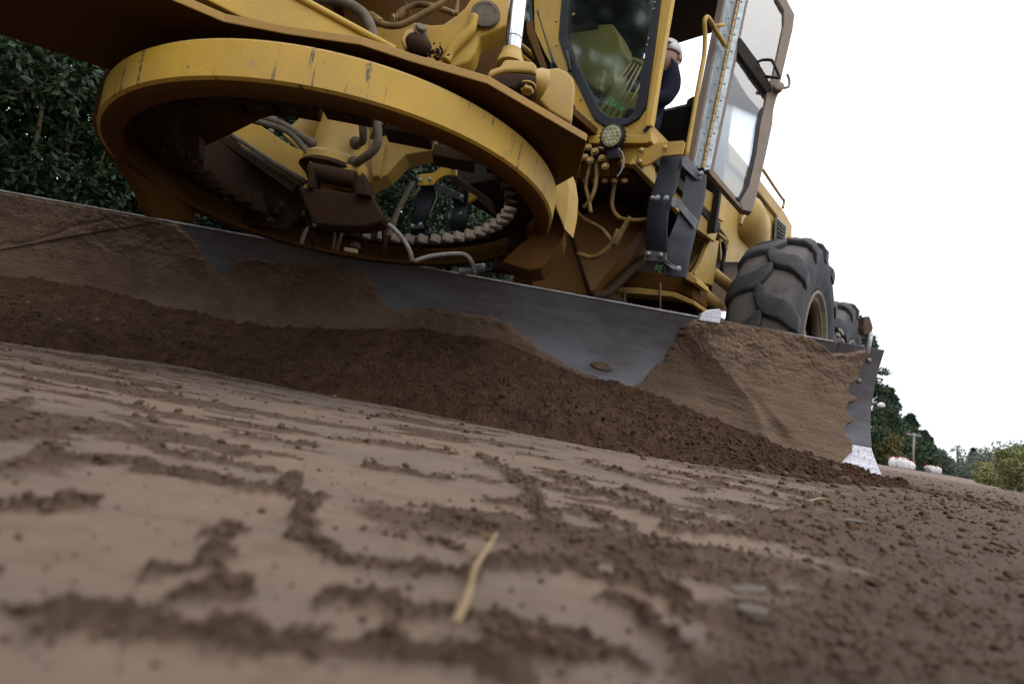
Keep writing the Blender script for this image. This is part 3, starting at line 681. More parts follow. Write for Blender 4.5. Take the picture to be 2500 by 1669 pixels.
Hs=np.interp(S_,TS,TH).reshape(-1); keep&=(B0.reshape(-1,3)[gf][:,:,2].max(1)>Hs[gf].min(1)-.08)
gf=gf[keep]; used,inv=np.unique(gf,return_inverse=True); 
tone=(rightk*.40*ss(.0,.012,th)+ side_*rightk*.25+.1+ss(.5,.62,Zg)*rightk*.15).reshape(-1)  # shade on the left painted in: tone rises right and past the ridge
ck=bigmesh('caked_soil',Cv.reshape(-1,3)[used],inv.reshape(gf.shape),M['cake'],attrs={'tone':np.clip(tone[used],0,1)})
tag(ck,'brown compacted soil stuck in thick ragged slabs to the face of the steel blade','caked soil',kind='stuff')
# lump stuck on bare steel
pp=[(1440,888),(1452,882),(1475,884),(1490,893),(1496,903),(1480,905),(1455,899)]
prism('mud_flake',[pl(x,y,BN,TIP+BN*(float(bprof(.42))-.004)) for x,y in pp],-BN*.012,M['cake'],blade,.003)
# soil crumbs along the top rail
n=420; s=np.concatenate([RNG.uniform(-2.4,-1.2,300),RNG.uniform(-4.6,-.3,120)])
P=np.array([blade_pt(a,topn+RNG.uniform(-.002,.03),BTOP+.006) for a in s]); o=scatter('rail_crumbs',P,np.clip(.0022*np.exp(RNG.exponential(.55,n)),.002,.012),M['clod'],sink=.2); tag(o,'soil crumbs lying along the top edge of the steel blade','crumbs',kind='stuff')
# marker post and lifting eye behind the blade
mkp=tube('end_post',[onY(2118,862,2.83),onY(2124,830,2.83),onY(2127,812,2.83)],.011,M['white_metal'],blade,10,curve=False)
prism('mud_knob',[onY(x,y,2.83) for x,y in ((2108,773),(2124,771),(2128,783),(2133,800),(2128,816),(2110,817),(2107,800),(2109,790))],(0,.05,0),M['cake'],blade,.008)
prism('lifting_eye',[onY(x,y,2.72) for x,y in ((1706,782),(1712,765),(1726,756),(1758,753),(1763,760),(1758,790))],(0,.045,0),M['white_metal'],blade,.006)

# ---- circle (turntable ring), slightly tilted
RC=np.array([-.723,2.034,0]); TN=np.array([-.0706,.0291,1.]); TN/=np.linalg.norm(TN)
ta=np.cross([0,1,0],TN); ta/=np.linalg.norm(ta); tb=np.cross(TN,ta)
def ringpt(r,th,w): return RC+np.array([0,0,w])+ta*r*math.cos(th)+tb*r*math.sin(th)
def revolve(name,prof,mat,par,seg=160,bevel=0):
    V=[];Fs=[];k=len(prof)
    for i in range(seg):
        t=2*math.pi*i/seg
        for r,w in prof: V.append(ringpt(r,t,w))
    for i in range(seg):
        for q in range(k): Fs.append((i*k+q,((i+1)%seg)*k+q,((i+1)%seg)*k+(q+1)%k,i*k+(q+1)%k))
    o=mk(name,V,Fs,mat,par,smooth=True); e=o.modifiers.new('split','EDGE_SPLIT'); e.split_angle=math.radians(35)
    return o
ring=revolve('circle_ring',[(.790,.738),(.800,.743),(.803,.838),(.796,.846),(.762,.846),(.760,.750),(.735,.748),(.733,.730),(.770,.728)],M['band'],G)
ring.data.materials.append(M['grime_shade'])  # inner and bottom faces: shade put into a darker paint
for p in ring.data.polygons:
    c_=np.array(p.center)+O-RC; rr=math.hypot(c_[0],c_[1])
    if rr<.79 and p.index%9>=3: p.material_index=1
gear=revolve('gear_race',[(.735,.815),(.735,.849),(.655,.849),(.655,.812)],M['muddy'],ring)
# teeth
V=[];tm=None
M['tooth']=soil('muddy_gear_tooth',(.20,.165,.13),(.30,.25,.20),60,.7,dist=.005)
NT=54
def tooth_mesh(mt_):
    me=bpy.data.meshes.new('gear_tooth'); bm=bmesh.new()
    pts=[(0,-.023),(0,.023),(.034,.016),(.054,.010),(.054,-.010),(.034,-.016)]
    lo=[bm.verts.new((a,b_,-.020)) for a,b_ in pts]; hi=[bm.verts.new((a,b_,.022)) for a,b_ in pts]
    k=len(pts)
    for i in range(k): bm.faces.new((lo[i],lo[(i+1)%k],hi[(i+1)%k],hi[i]))
    bm.faces.new(lo[::-1]); bm.faces.new(hi); bmesh.ops.recalc_face_normals(bm,faces=bm.faces)
    bmesh.ops.bevel(bm,geom=list(bm.edges),offset=.004,segments=2,affect='EDGES')
    for v in bm.verts:
        v.co+=Vector([random.uniform(-.002,.002) for _ in range(3)])
    bm.to_mesh(me); bm.free(); me.materials.append(mt_); return me
tms=[tooth_mesh(M['tooth']) for _ in range(4)]+[tooth_mesh(M['muddy'])]  # last copy darkened, for teeth lost in shade
for i in range(NT):
    t=2*math.pi*i/NT; _q=proj(ringpt(.656,t,.828)); o=bpy.data.objects.new('gear_tooth',tms[i%4 if (_q[0]>860 and _q[1]>500) else 4]); COL.objects.link(o); o.parent=ring
    rdir=-(ta*math.cos(t)+tb*math.sin(t)); tdir=np.cross(TN,rdir)
    mt=Matrix(((rdir[0],tdir[0],TN[0],0),(rdir[1],tdir[1],TN[1],0),(rdir[2],tdir[2],TN[2],0),(0,0,0,1)))
    o.matrix_local=Matrix.Translation(Vector(ringpt(.656,t,.828)-base(ring)))@mt
# bolted shoes on the ring underside
for a in (35,75,100,128,160,200,235,262,290,330):
    t=math.radians(a); p=ringpt(.655,t,.80); bolt(p,-TN,.016,ring,'muddy')
# ---- drawbar
D=lambda x,y,z=.93: onZ(x,y,z)
plate=prism('drawbar_plate',[D(x,y) for x,y in ((1432,345),(1190,205),(1000,150),(880,110),(700,84),(546,54),(418,0),(250,-55),(-60,-90),(-200,20),(0,85),(245,165),(300,182),(290,270),(330,330),(420,395),(560,330),(640,290),(760,262),(900,250),(1060,300),(1240,400),(1330,470),(1412,425))],(0,0,.024),M['grime_shade'],G,.003)
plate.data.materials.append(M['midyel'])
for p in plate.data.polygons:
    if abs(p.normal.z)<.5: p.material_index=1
# front box beam standing on the plate, tapering rearwards
V0=[D(510,-2,.955),D(590,43,.955),D(700,64,.955),D(800,88,.955),D(960,135,.955)]
web=[(470,-22,.955),(590,43,.955),(720,74,.955),(860,107,.955),(1000,152,.955)]
pb=[D(*q) for q in web]; nrmW=np.cross(pb[-1]-pb[0],Z); nrmW/=np.linalg.norm(nrmW)
if nrmW@(CAM-pb[0])>0: nrmW=-nrmW
topx=[(962,125),(730,0),(600,-70),(300,-150)]
pt_=[pl(x,y,nrmW,pb[1]) for x,y in topx]; pbl=[pl(x,y,nrmW,pb[1]) for x,y in ((300,-100),(470,-18),(590,43),(720,74),(860,107),(975,138))]
beam=prism('drawbar_side_beam',pbl+pt_,nrmW*.06,M['yellow'],G,.004)
tube('beam_cap_rail',[p+np.array([0,0,.004]) for p in pt_],.011,M['yellow'],beam,8,curve=False)
# far arm of the A-frame, seen through the ring, with its inner yellow face
far=prism('drawbar_far_arm',[onY(x,y,2.35) for x,y in ((540,313),(609,289),(712,358),(735,366),(735,470),(640,400))],(.05,.12,0),M['yellow'],G,.004)
prism('arm_lower_flange',[onY(x,y,2.28) for x,y in ((540,313),(549,330),(730,448),(712,468),(540,345),(532,325))],(0,.1,0),M['muddy'],far,.003)
tube('pipe',[onY(545,316,2.22),onY(640,378,2.22),onY(748,446,2.22)],.0105,M['hose'],far,10,curve=False)
tube('pipe',[onY(590,360,2.24),onY(660,402,2.24),onY(740,452,2.24)],.0095,M['hose'],far,10,curve=False)
cross=prism('rear_cross_beam',[onY(x,y,2.5) for x,y in ((705,357),(735,366),(785,352),(920,337),(973,321),(989,307),(1066,345),(1072,364),(989,378),(945,426),(900,446),(760,446),(700,440))],(0,.14,0),M['dusty'],G,.006)
prism('cross_beam_rib',[onY(x,y,2.46) for x,y in ((912,330),(938,342),(940,352),(925,428),(908,432),(905,400))],(0,.05,0),M['dusty'],cross,.005)
# dark belly plates and brackets filling the far side of the ring
prism('belly_plate',[onY(x,y,2.45) for x,y in ((300,300),(520,330),(560,350),(720,466),(745,500),(700,560),(560,545),(440,505),(340,430))],(0,.03,0),M['muddy'],G,.003)
prism('shoe_bracket',[onY(x,y,2.38) for x,y in ((455,405),(500,402),(520,455),(470,470))],(0,.05,0),M['muddy'],G,.004)
prism('shoe_bracket',[onY(x,y,2.36) for x,y in ((560,440),(640,470),(650,520),(565,500))],(0,.05,0),M['muddy'],G,.004)
prism('hanging_lug',[onY(x,y,1.9) for x,y in ((452,325),(486,330),(487,385),(478,391),(468,385))],(0,.04,0),M['muddy'],G,.004)
lathe('pin_boss',onY(430,252,1.75),(0.15,-.1,-1),[(0,.075),(.02,.08),(.035,.05),(.04,.05)],M['muddy'],G)
for x,y in ((595,495),(660,538),(520,490),(690,500)): bolt(onY(x,y,2.33),(0,-1,0),.014,G,'muddy')
# strips under the near drawbar edge: shoes with big bolts (dark, inside ring top)
for k,(x,y) in enumerate(((560,238),(640,240),(720,248),(850,262),(1000,320),(1110,380))):
    p=D(x,y+8,.905); box('wear_shoe',p,.075,.045,.022,M['muddy'],G,(BD,BN,Z),.005); bolt(p-np.array([0,0,.022]),(0,0,-1),.017,G,'muddy',dome=True)
# ---- circle drive motor (upright drum)
dc=onY(822,402,2.2)
top=onY(848,290,2.2)
dr=lathe('drive_motor',dc,top-dc,[(-.03,.135),(0,.137),(.012,.128),(.02,.112),(.18,.107),(.186,.112),(.2,.110),(.215,.075)],M['dusty'],G,36)
lathe('motor_flange',dc-np.array([0,0,.075]),(0.05,0,1),[(0,.115),(.03,.15),(.05,.135)],M['muddy'],dr,30)
for (x,y),(ex,ey) in (((872,350),(888,262)),((868,398),(912,262))):
    p0=onY(x,y,2.09); bolt(onY(x-4,y,2.10),p0-onY(x-20,y,2.16),.020,dr,'hose')
    tube('motor_hose',[p0,onY(x+14,y-8,2.03),onY(ex-2 if ex<900 else ex+10,y-50,1.98),onY(ex,ey-20,1.95),onY(ex-4,ey-60,1.98)],.0155 if ex<900 else .0165,M['hose'],dr,12)
# hose pair from the left with crimped ends
for off,(a,b_,c,d_) in enumerate((((615,278),(690,303),(745,338),(772,355)),((600,290),(700,320),(752,372),(768,395)))):
    y0=2.12; tube('hydraulic_hose',[onY(a[0]-30,a[1]-4,y0),onY(*a,y0),onY(*b_,y0),onY(*c,y0),onY(*d_,y0)],.0135,M['hose'],G,12)
    p1=onY(*c,y0-.002);p2=onY(*d_,y0-.002); cyl('hose_ferrule',p1,p2,.0175,M['hose'],G,14); q2=p2+(p2-p1)*.6; cyl('hose_fitting',p2,q2,.009,M['boltm'],G,10); bolt(q2,p2-p1,.014,G)
tube('arc_hose',[onY(700,262,2.6),onY(680,275,2.6),onY(665,300,2.6),onY(662,325,2.6)],.013,M['hoseg'],G,10)
cyl('side_shift_cylinder',onY(712,352,2.62),onY(810,262,2.62),.062,M['dusty'],G,28)
# ---- mud covered guard below the motor
box('guard_bracket',onY(818,428,2.12),.10,.04,.045,M['yellow'],G,(BD,BN,Z),.01)
cyl('roller',onY(756,418,2.06),onY(868,440,2.06),.036,M['muddy'],G,24)
gd=prism('mud_guard',[onY(x,y,2.02) for x,y in ((727,454),(790,462),(873,475),(909,478),(921,500),(935,523),(932,541),(891,553),(830,552),(769,547),(752,520),(745,500))],(0,.10,0),M['mudface'] if 'mudface' in M else M['muddy'],G,.008)
prism('guard_cheek',[onY(x,y,2.0) for x,y in ((755,404),(766,408),(762,458),(748,456))],(0,.09,0),M['muddy'],gd,.004)
prism('guard_cheek',[onY(x,y,1.99) for x,y in ((868,428),(884,424),(896,440),(904,478),(868,474))],(0,.09,0),M['muddy'],gd,.006)
tube('guard_bar',[onY(745,503,2.05),onY(757,545,2.1),onY(766,600,2.15)],.009,M['muddy'],gd,8,curve=False)
tube('guard_bar',[onY(938,525,2.15),onY(939,580,2.2),onY(937,628,2.22)],.0125,M['muddy'],gd,8,curve=False)
tube('grease_line',[onY(780,545,2.2),onY(750,560,2.2),onY(735,595,2.22)],.008,M['hoseg'],G,8)
tube('grease_line',[onY(835,545,2.2),onY(832,575,2.2),onY(822,610,2.22)],.008,M['hose'],G,8)
tube('grease_line',[onY(815,545,2.22),onY(817,580,2.22),onY(812,610,2.22)],.007,M['hose'],G,8)
# grey hoses behind the blade top
tube('blade_hose',[onY(948,548,2.3),onY(965,562,2.3),onY(985,585,2.3),onY(1000,612,2.3),onY(1006,636,2.32)],.0105,M['hoseg'],G,10)
tube('blade_hose',[onY(1010,638,2.45),onY(1050,626,2.45),onY(1100,620,2.45),onY(1135,622,2.45),onY(1152,640,2.45),onY(1160,668,2.48)],.0105,M['hoseg'],G,10)
cyl('shift_rod_end',onY(1120,662,2.7),onY(1185,652,2.7),.022,M['zinc'],G)
lathe('ball_stud',onY(866,606,2.45),(0,0,1),[(-.03,.005),(-.022,.02),(0,.03),(.022,.02),(.03,.005)],M['muddy'],G,18)
box('small_link',onY(857,612,2.42),.03,.012,.01,M['dull'],G,(BD,BN,Z),.003)
# ---- blade arms
armL=prism('blade_arm',[onX(x,y,-1.50) for x,y in ((262,152),(236,225),(222,298),(240,352),(275,395),(300,432),(325,470),(338,505),(352,528),(450,540),(455,500),(400,440),(330,380),(292,310),(300,235),(330,170))],(.045,0,0),M['grime_shade'],G,.005)
prism('arm_front_plate',[onX(x,y,-1.47) for x,y in ((262,152),(236,225),(222,298),(234,298),(262,225),(288,156))],(.05,0,0),M['grime_shade'],armL,.004)
armR=prism('blade_arm',[onY(x,y,2.12) for x,y in ((1300,330),(1345,370),(1340,430),(1345,480),(1368,530),(1380,560),(1372,590),(1345,628),(1320,655),(1290,660),(1225,640),(1240,622),(1285,585),(1318,530),(1325,460),(1300,400))],(.03,.20,0),M['grime_shade'],G,.006)
prism('arm_cheek_plate',[onY(x,y,2.02) for x,y in ((1332,368),(1368,378),(1385,420),(1391,462),(1388,510),(1378,560),(1366,530),(1345,478),(1325,455),(1322,410))],(.05,.10,0),M['dusty'],armR,.005)
prism('ring_hanger',[onY(x,y,2.3) for x,y in ((1240,560),(1300,520),(1330,560),(1310,640),(1240,600))],(0,.1,0),M['muddy'],armR,.004)
prism('arm_foot',[onY(x,y,2.5) for x,y in ((1215,600),(1325,585),(1318,668),(1200,652))],(0,.12,0),M['muddy'],armR,.006)
# ---- lift cylinder with ball cap, bracket block
c0=onY(1247,150,1.62); c1=onY(1276,-90,1.62)
rod=cyl('lift_cylinder',c0+(c1-c0)*.06,c1,.0285,M['chrome'],G,40)
a_=(c1-c0)/np.linalg.norm(c1-c0)
lathe('rod_collar',c0-a_*.015,a_,[(0,.045),(.02,.042),(.035,.034),(.05,.033)],M['dusty'],rod,30)
lathe('rod_groove',c0+a_*.075,a_,[(0,.0292),(.002,.0298),(.004,.0292)],M['boltm'],rod,30)
def blob(name,outl,Y,dep,mat,par,bev=.014):
    o=prism(name,[onY(x,y,Y) for x,y in outl],(0,dep,0),mat,par,bevel=bev); o.modifiers['bevel'].segments=4; o.modifiers['bevel'].angle_limit=math.radians(50)
    for p in o.data.polygons: p.use_smooth=True
    e=o.modifiers.new('split','EDGE_SPLIT'); e.split_angle=math.radians(50)
    return o
cap=blob('ball_cap',((1198,168),(1222,160),(1232,143),(1280,146),(1300,150),(1311,158),(1311,182),(1295,176),(1262,174),(1235,174),(1212,180),(1190,192),(1192,176)),1.56,.10,M['dusty'],G)
lowc=blob('ball_cap_base',((1190,195),(1212,183),(1235,177),(1262,177),(1295,179),(1311,185),(1310,200),(1302,212),(1280,214),(1268,206),(1262,214),(1240,216),(1215,210),(1196,204)),1.555,.11,M['muddy'],G)
bolt(onY(1288,212,1.575),(0.03,-.15,-1),.021,lowc,'dusty'); bolt(onY(1226,212,1.575),(0,-.1,-1),.012,lowc,'hose')
lathe('socket_boss',onY(1320,210,1.66),(-1,-.55,0),[(0,.055),(.02,.05),(.05,.03),(.06,.028)],M['dusty'],G,30)
blk=blob('cylinder_bracket',((1313,178),(1345,165),(1362,164),(1382,172),(1400,190),(1405,215),(1398,290),(1392,300),(1340,270),(1305,232),(1308,205)),1.74,.07,M['dusty'],G,.010)
# rim along the near plate edge (worn lip)
tube('worn_lip',[D(x,y,.943) for x,y in ((560,62),(880,112),(1190,206),(1430,346))],.0045,M['muddy'],plate,6,curve=False)
# ---- front frame casting and fittings above the drawbar
cas=blob('cylinder_saddle',((925,55),(985,60),(1010,52),(1052,60),(1082,58),(1108,40),(1135,18),(1160,-20),(1250,-20),(1245,60),(1170,90),(1162,122),(1148,148),(1110,163),(1040,200),(960,150),(880,110),(905,85)),2.05,.12,M['yellow'],G,.012)
tube('casting_rib',[onY(1088,150,2.03),onY(1100,125,2.03),onY(1128,96,2.03),onY(1150,72,2.03),onY(1158,40,2.03)],.020,M['yellow'],cas,10)
lathe('saddle_bore',onY(1185,38,2.04),(0,-1,.05),[(0,.062),(.012,.060),(.014,.045),(.012,.044)],M['hose'],cas,30)
fr=prism('main_frame_front',[onY(x,y,2.35) for x,y in ((790,-40),(790,15),(830,110),(905,160),(1080,240),(1240,260),(1260,-40))],(0,.3,0),M['grime_shade'],G,.006)
prism('frame_gusset',[onY(x,y,2.2) for x,y in ((808,14),(836,16),(840,52),(870,98),(905,85),(960,60),(1010,40),(990,0),(940,-30),(810,-30))],(0,.08,0),M['grime_shade'],G,.006)
# ball joint with fitting
bj=lathe('ball_joint',onY(1022,112,1.55),(.85,-.3,-.45),[(-.045,.012),(-.035,.026),(-.012,.036),(.012,.036),(.034,.024),(.044,.01)],M['muddy'],G,24)
blob('joint_clamp',((978,95),(990,72),(1010,66),(1018,80),(1002,118),(988,118)),1.54,.03,M['dusty'],G,.006)
bolt(onY(1026,76,1.53),(.3,-.8,.4),.017,bj,'hose')
n=60; P=onY(1065,132,1.55)+RNG.normal(size=(n,3))*np.array([.013,.01,.010]); mc=scatter('mud_tuft',P,RNG.uniform(.004,.009,n),M['berm'],parent=G)
# hoses above
tube('arc_hose',[onY(735,-4,1.5),onY(790,-2,1.5),onY(845,8,1.5),onY(885,32,1.5),onY(905,65,1.5),onY(914,100,1.5)],.0155,M['hose'],G,14)
tube('feed_hose',[onY(903,38,1.8),onY(935,60,1.78),onY(975,62,1.78),onY(1020,42,1.78),onY(1060,20,1.78),onY(1100,-6,1.78)],.0115,M['hosey'],G,12)
tube('feed_hose',[onY(968,46,1.85),onY(985,25,1.85),onY(1020,12,1.85),onY(1062,18,1.83),onY(1110,34,1.83)],.0105,M['hosey'],G,12)
tube('feed_hose',[onY(1112,36,1.84),onY(1116,10,1.84),onY(1114,-10,1.84)],.009,M['hosey'],G,10)
cyl('hose_ferrule',onY(903,38,1.8),onY(930,57,1.78),.016,M['hosey'],G,14); bolt(onY(965,46,1.85),(-.6,-.5,-.4),.014,G,'brass')
cyl('hose_ferrule',onY(969,44,1.85),onY(984,27,1.85),.0145,M['hosey'],G,14)
# diagonal stays between frame and cab
for a,b_ in (((1190,85),(1250,170)),((1195,70),(1300,160)),((1210,60),(1320,150))):
    tube('hydraulic_line',[onY(*a,2.5),onY(*b_,2.5)],.012,M['yellow'],G,8,curve=False)
prism('frame_stay',[onY(x,y,2.45) for x,y in ((1190,88),(1212,78),(1240,140),(1240,155),(1228,154))],(0,.03,0),M['yellow'],G,.003)
prism('frame_stay',[onY(x,y,2.4) for x,y in ((1284,40),(1300,60),(1336,165),(1322,170),(1286,80))],(0,.05,0),M['grime_shade'],G,.003)
#NEXT2
# ---- cab
print('cab...')
def U(pts,c): return [onu(x,y,c) for x,y in pts]
def Vv(pts,c): return [onv(x,y,c) for x,y in pts]
def ringprism(name,outer,inner,thick,mat,parent,bevel=.003,close=False):
    n=len(outer); t=np.asarray(thick,float); P=[np.asarray(p) for p in outer]+[np.asarray(p) for p in inner]; V=P+[p+t for p in P]; Fs=[]
    m_=2*n
    for i in range(n if close else n-1):
        j=(i+1)%n
        Fs+= [(i,j,n+j,n+i),(m_+i,m_+n+i,m_+n+j,m_+j),(i,m_+i,m_+j,j),(n+i,n+j,m_+n+j,m_+n+i)]
    if not close: Fs+=[(0,n,m_+n,m_),(n-1,m_+n-1,m_+2*n-1,2*n-1)]
    o=mk(name,V,Fs,mat,parent,bevel=bevel)
    bm=bmesh.new(); bm.from_mesh(o.data); bmesh.ops.recalc_face_normals(bm,faces=bm.faces); bm.to_mesh(o.data); bm.free(); return o
CU=1.10
outer=[(1303,-70),(1303,10),(1305,75),(1330,130),(1402,258),(1436,346),(1510,347),(1576,346),(1590,306),(1614,150),(1640,0),(1652,-70)]
seal=[(1372,-70),(1370,5),(1363,95),(1378,140),(1450,290),(1474,307),(1530,305),(1558,289),(1576,262),(1597,120),(1613,-5),(1622,-70)]
ins=[(1392,-70),(1389,5),(1383,92),(1401,142),(1463,268),(1488,285),(1532,289),(1546,275),(1556,240),(1578,110),(1595,-5),(1604,-70)]
cabf=ringprism('cab_front_panel',U(outer,CU),U(seal,CU),A*.035,M['yellow'],G)
ringprism('window_seal',U(seal,CU-.012),U(ins,CU-.006),A*.03,M['seal'],cabf,.004)
gz_=prism('windscreen',U(ins,CU+.012),A*.006,M['glass'],cabf,0)
for x,y in ((1400,36),(1358,52),(1359,111),(1418,243),(1440,295),(1566,265),(1581,182),(1595,100),(1610,18),(1345,-20),(1303,112),(1400,215)): bolt(onu(x,y,CU),-A,.007,cabf,'brass',name='rivet',dome=True)
for x,y in ((1598,6),(1596,22),(1579,110),(1384,130),(1387,138),(1583,94)): bolt(onu(x,y,CU-.012),-A,.004,cabf,'zinc',name='rivet',dome=True)
# corner post with door seal
tube('door_seal',[onu(1634,-60,CU+.02),onu(1625,30,CU+.02),onu(1606,180,CU+.02),onu(1590,290,CU+.02),onu(1585,308,CU),onu(1572,320,CU-.01)],.008,M['seal'],cabf,8)
prism('corner_post',Vv([(1640,0),(1650,-70),(1662,-70),(1649,0),(1596,312),(1588,306)],.665),-L*.03,M['yellow'],cabf,.004)
prism('cab_sill',U([(1436,330),(1576,330),(1590,318),(1590,345),(1576,350),(1436,350)],CU-.012),A*.08,M['yellow'],cabf,.004)
tube('left_window_seal',[onu(1296,-40,CU-.01),onu(1297,30,CU-.01),onu(1301,68,CU-.01)],.010,M['seal'],cabf,8)
prism('left_window',U([(1250,-40),(1292,-40),(1293,40),(1300,75),(1262,20)],CU+.02),A*.01,M['glass'],cabf,0)
tube('aerial',[onu(1354,160,.98),onu(1338,112,.98),onu(1322,62,.98),onu(1312,26,.98)],.0045,M['black'],G,8,rad=lambda t:2.2-4*t if t<.3 else (1.0 if t<.9 else 1.5))
prism('aerial_base',U([(1343,165),(1346,150),(1354,152),(1358,160),(1355,166)],.98),A*.02,M['black'],G,.002)
tube('mirror_hinge',[onu(1385,125,1.07),onu(1388,150,1.06),onu(1392,175,1.07)],.011,M['black'],cabf,8)
# inner cab
rf=onu(1700,57,2.1)[2]
lz=onu(1700,256,2.1)[2]
cabin=prism('cab_roof',[W(1.0,-.72,rf),W(1.0,.70,rf),W(2.25,.70,rf),W(2.25,-.72,rf)],(0,0,.09),M['darkcab'],G,.02)
prism('cab_rear_panel',[W(2.1,-.7,1.35),W(2.1,.66,1.35),W(2.1,.66,lz),W(2.1,-.7,lz)],A*.04,M['darkcab'],G)
prism('rear_window_rail',[W(2.09,-.7,lz),W(2.09,.66,lz),W(2.09,.66,lz+.018),W(2.09,-.7,lz+.018)],A*.05,M['zinc'],G,.002)
prism('rear_pillar',U([(1490,-60),(1562,-60),(1562,300),(1490,300)],2.1),A*.04,M['darkcab'],G)
prism('cab_right_wall',[W(1.12,-.68,1.35),W(2.1,-.68,1.35),W(2.1,-.68,rf),W(1.12,-.68,rf)],-L*.03,M['darkcab'],G)  # closed panel without a window, keeps the cab interior dark
prism('cab_rear_blank',[W(2.095,-.68,lz),W(2.095,-.05,lz),W(2.095,-.05,rf),W(2.095,-.68,rf)],A*.03,M['darkcab'],G)  # blank panel added across the rear to darken the interior
prism('cab_floor',[W(1.15,-.66,1.42),W(1.15,.62,1.42),W(2.3,.62,1.42),W(2.3,-.66,1.42)],(0,0,.06),M['darkcab'],G)
# console and levers behind the windscreen
con=prism('control_console',U([(1386,96),(1392,80),(1420,68),(1455,60),(1495,58),(1512,92),(1520,128),(1504,150),(1502,205),(1470,230),(1430,200),(1400,150)],1.45),A*.18,M['khaki'],G,.01)
prism('gauge_hood',U([(1398,78),(1410,62),(1440,54),(1458,56),(1460,68),(1425,74)],1.44),A*.04,M['black'],con,.004)
for i,(a,b_) in enumerate((((1544,150),(1462,262)),((1552,152),(1474,272)),((1560,156),(1490,280)),((1567,160),(1505,284)),((1572,190),(1520,284)))):
    tube('lever_rod',[onu(*a,1.32),onu(*b_,1.28)],.0065,M['brass'],G,8,curve=False); cyl('lever_ball',onu(*a,1.32),onu(a[0]+5,a[1]-8,1.32),.011,M['khaki'],G,10)
for k,(x,y) in enumerate(((1492,247),(1503,257),(1514,266),(1496,240),(1507,251),(1519,262))):
    if k<6: prism('tape_strip',U([(x-5,y-3),(x+4,y+3),(x+2,y+6),(x-7,y)],1.255),A*.003,M['green'],G,0)
prism('floor_plate',U([(1455,270),(1500,210),(1560,230),(1552,292),(1490,296)],1.36),A*.02,M['khaki'],G)
tube('steering_column',[onu(1475,175,1.4),onu(1470,200,1.36),onu(1466,222,1.3)],.012,M['brass'],G,8)
# seat and operator
seatp=W(1.88,.30,2.02)
prism('seat_back',U([(1672,262),(1676,243),(1690,234),(1706,233),(1722,240),(1733,255),(1736,264)],1.98),A*.08,M['seat'],G,.012)
def person():
    b0=W(1.62,.19,1.72)
    p=empty('person',tuple(b0),'operator in a dark navy jacket and white cap seated inside the cab','person')
    def q(u,v,z): return Vector(np.array(W(u,v+.11,z))-b0)
    VV=[(1.74,.12,1.86,.14),(1.73,.13,2.0,.145),(1.70,.15,2.15,.15),(1.68,.17,2.27,.13),(1.66,.18,2.36,.085),
        (1.68,.30,2.26,.07),(1.66,.34,2.12,.062),(1.60,.33,2.0,.052),(1.48,.25,1.98,.045),(1.40,.20,2.02,.035),
        (1.68,.02,2.26,.07),(1.63,-.02,2.1,.06),(1.50,.02,2.0,.05),
        (1.62,.22,1.84,.095),(1.42,.26,1.84,.08),(1.36,.27,1.62,.062),(1.32,.27,1.50,.06),(1.62,.02,1.84,.095),(1.42,0.0,1.84,.08),(1.36,0.0,1.62,.062)]
    E=[(0,1),(1,2),(2,3),(3,4),(3,5),(5,6),(6,7),(7,8),(8,9),(3,10),(10,11),(11,12),(0,13),(13,14),(14,15),(15,16),(0,17),(17,18),(18,19)]
    me=bpy.data.meshes.new('body'); me.from_pydata([q(*v[:3]) for v in VV],E,[]); o=bpy.data.objects.new('body',me); COL.objects.link(o); o.parent=p
    sk=o.modifiers.new('skin','SKIN'); 
    for i,v in enumerate(VV): me.skin_vertices[0].data[i].radius=(v[3],v[3])
    me.skin_vertices[0].data[0].use_root=True
    o.modifiers.new('sub','SUBSURF').levels=2; o.modifiers['sub'].render_levels=2; me.materials.append(M['navy'])
    # head: shaped profile
    hc=np.array(onu(1629,140,1.66)); hc[2]-=.02; V=[];Fs=[];n=16;R=12
    for i in range(R+1):
        ph=math.pi*i/R; 
        for k in range(n):
            t=2*math.pi*k/n; r=math.sin(ph); x=r*math.cos(t)*.078; y=r*math.sin(t)*.092; z=math.cos(ph)*.112
            if z<0: x*=1-.25*(-z/.112); y*=1-.15*(-z/.112)
            if abs(t-1.5*math.pi)<.25 and -.05<z<.03: y-=.02
            if abs(t-1.5*math.pi)<.6 and .01<z<.04: y+=.008
            V.append(hc+L*x+A*y+Z*z)
    for i in range(R):
        for k in range(n): Fs.append((i*n+k,(i+1)*n+k,(i+1)*n+(k+1)%n,i*n+(k+1)%n))
    mk('head',V,Fs,M['skin'],p,smooth=True)
    V=[];Fs=[];R=6
    for i in range(R+1):
        ph=math.pi*.5*i/R
        for k in range(n):
            t=2*math.pi*k/n; V.append(hc+Z*.012+L*math.sin(ph)*math.cos(t)*.090+A*math.sin(ph)*math.sin(t)*.102+Z*math.cos(ph)*.118)
    for i in range(R):
        for k in range(n): Fs.append((i*n+k,(i+1)*n+k,(i+1)*n+(k+1)%n,i*n+(k+1)%n))
    c=mk('cap',V,Fs,M['cap'],p,smooth=True); sm=c.modifiers.new('solid','SOLIDIFY'); sm.thickness=.006
    prism('cap_peak',[hc+Z*.035-A*.085+L*a*.07 -A*(b_*.07)-Z*b_*.012 for a,b_ in ((-1,0),(-.8,.7),(0,1),(.8,.7),(1,0))],(0,0,.006),M['cap'],p,.002)
    for s_ in (-1,1): prism('ear',[hc+L*s_*.078+A*a+Z*b_ for a,b_ in ((-.012,.02),(.012,.024),(.016,.0),(.004,-.03),(-.008,-.02))],L*s_*.012,M['skin'],p,.003)
person()
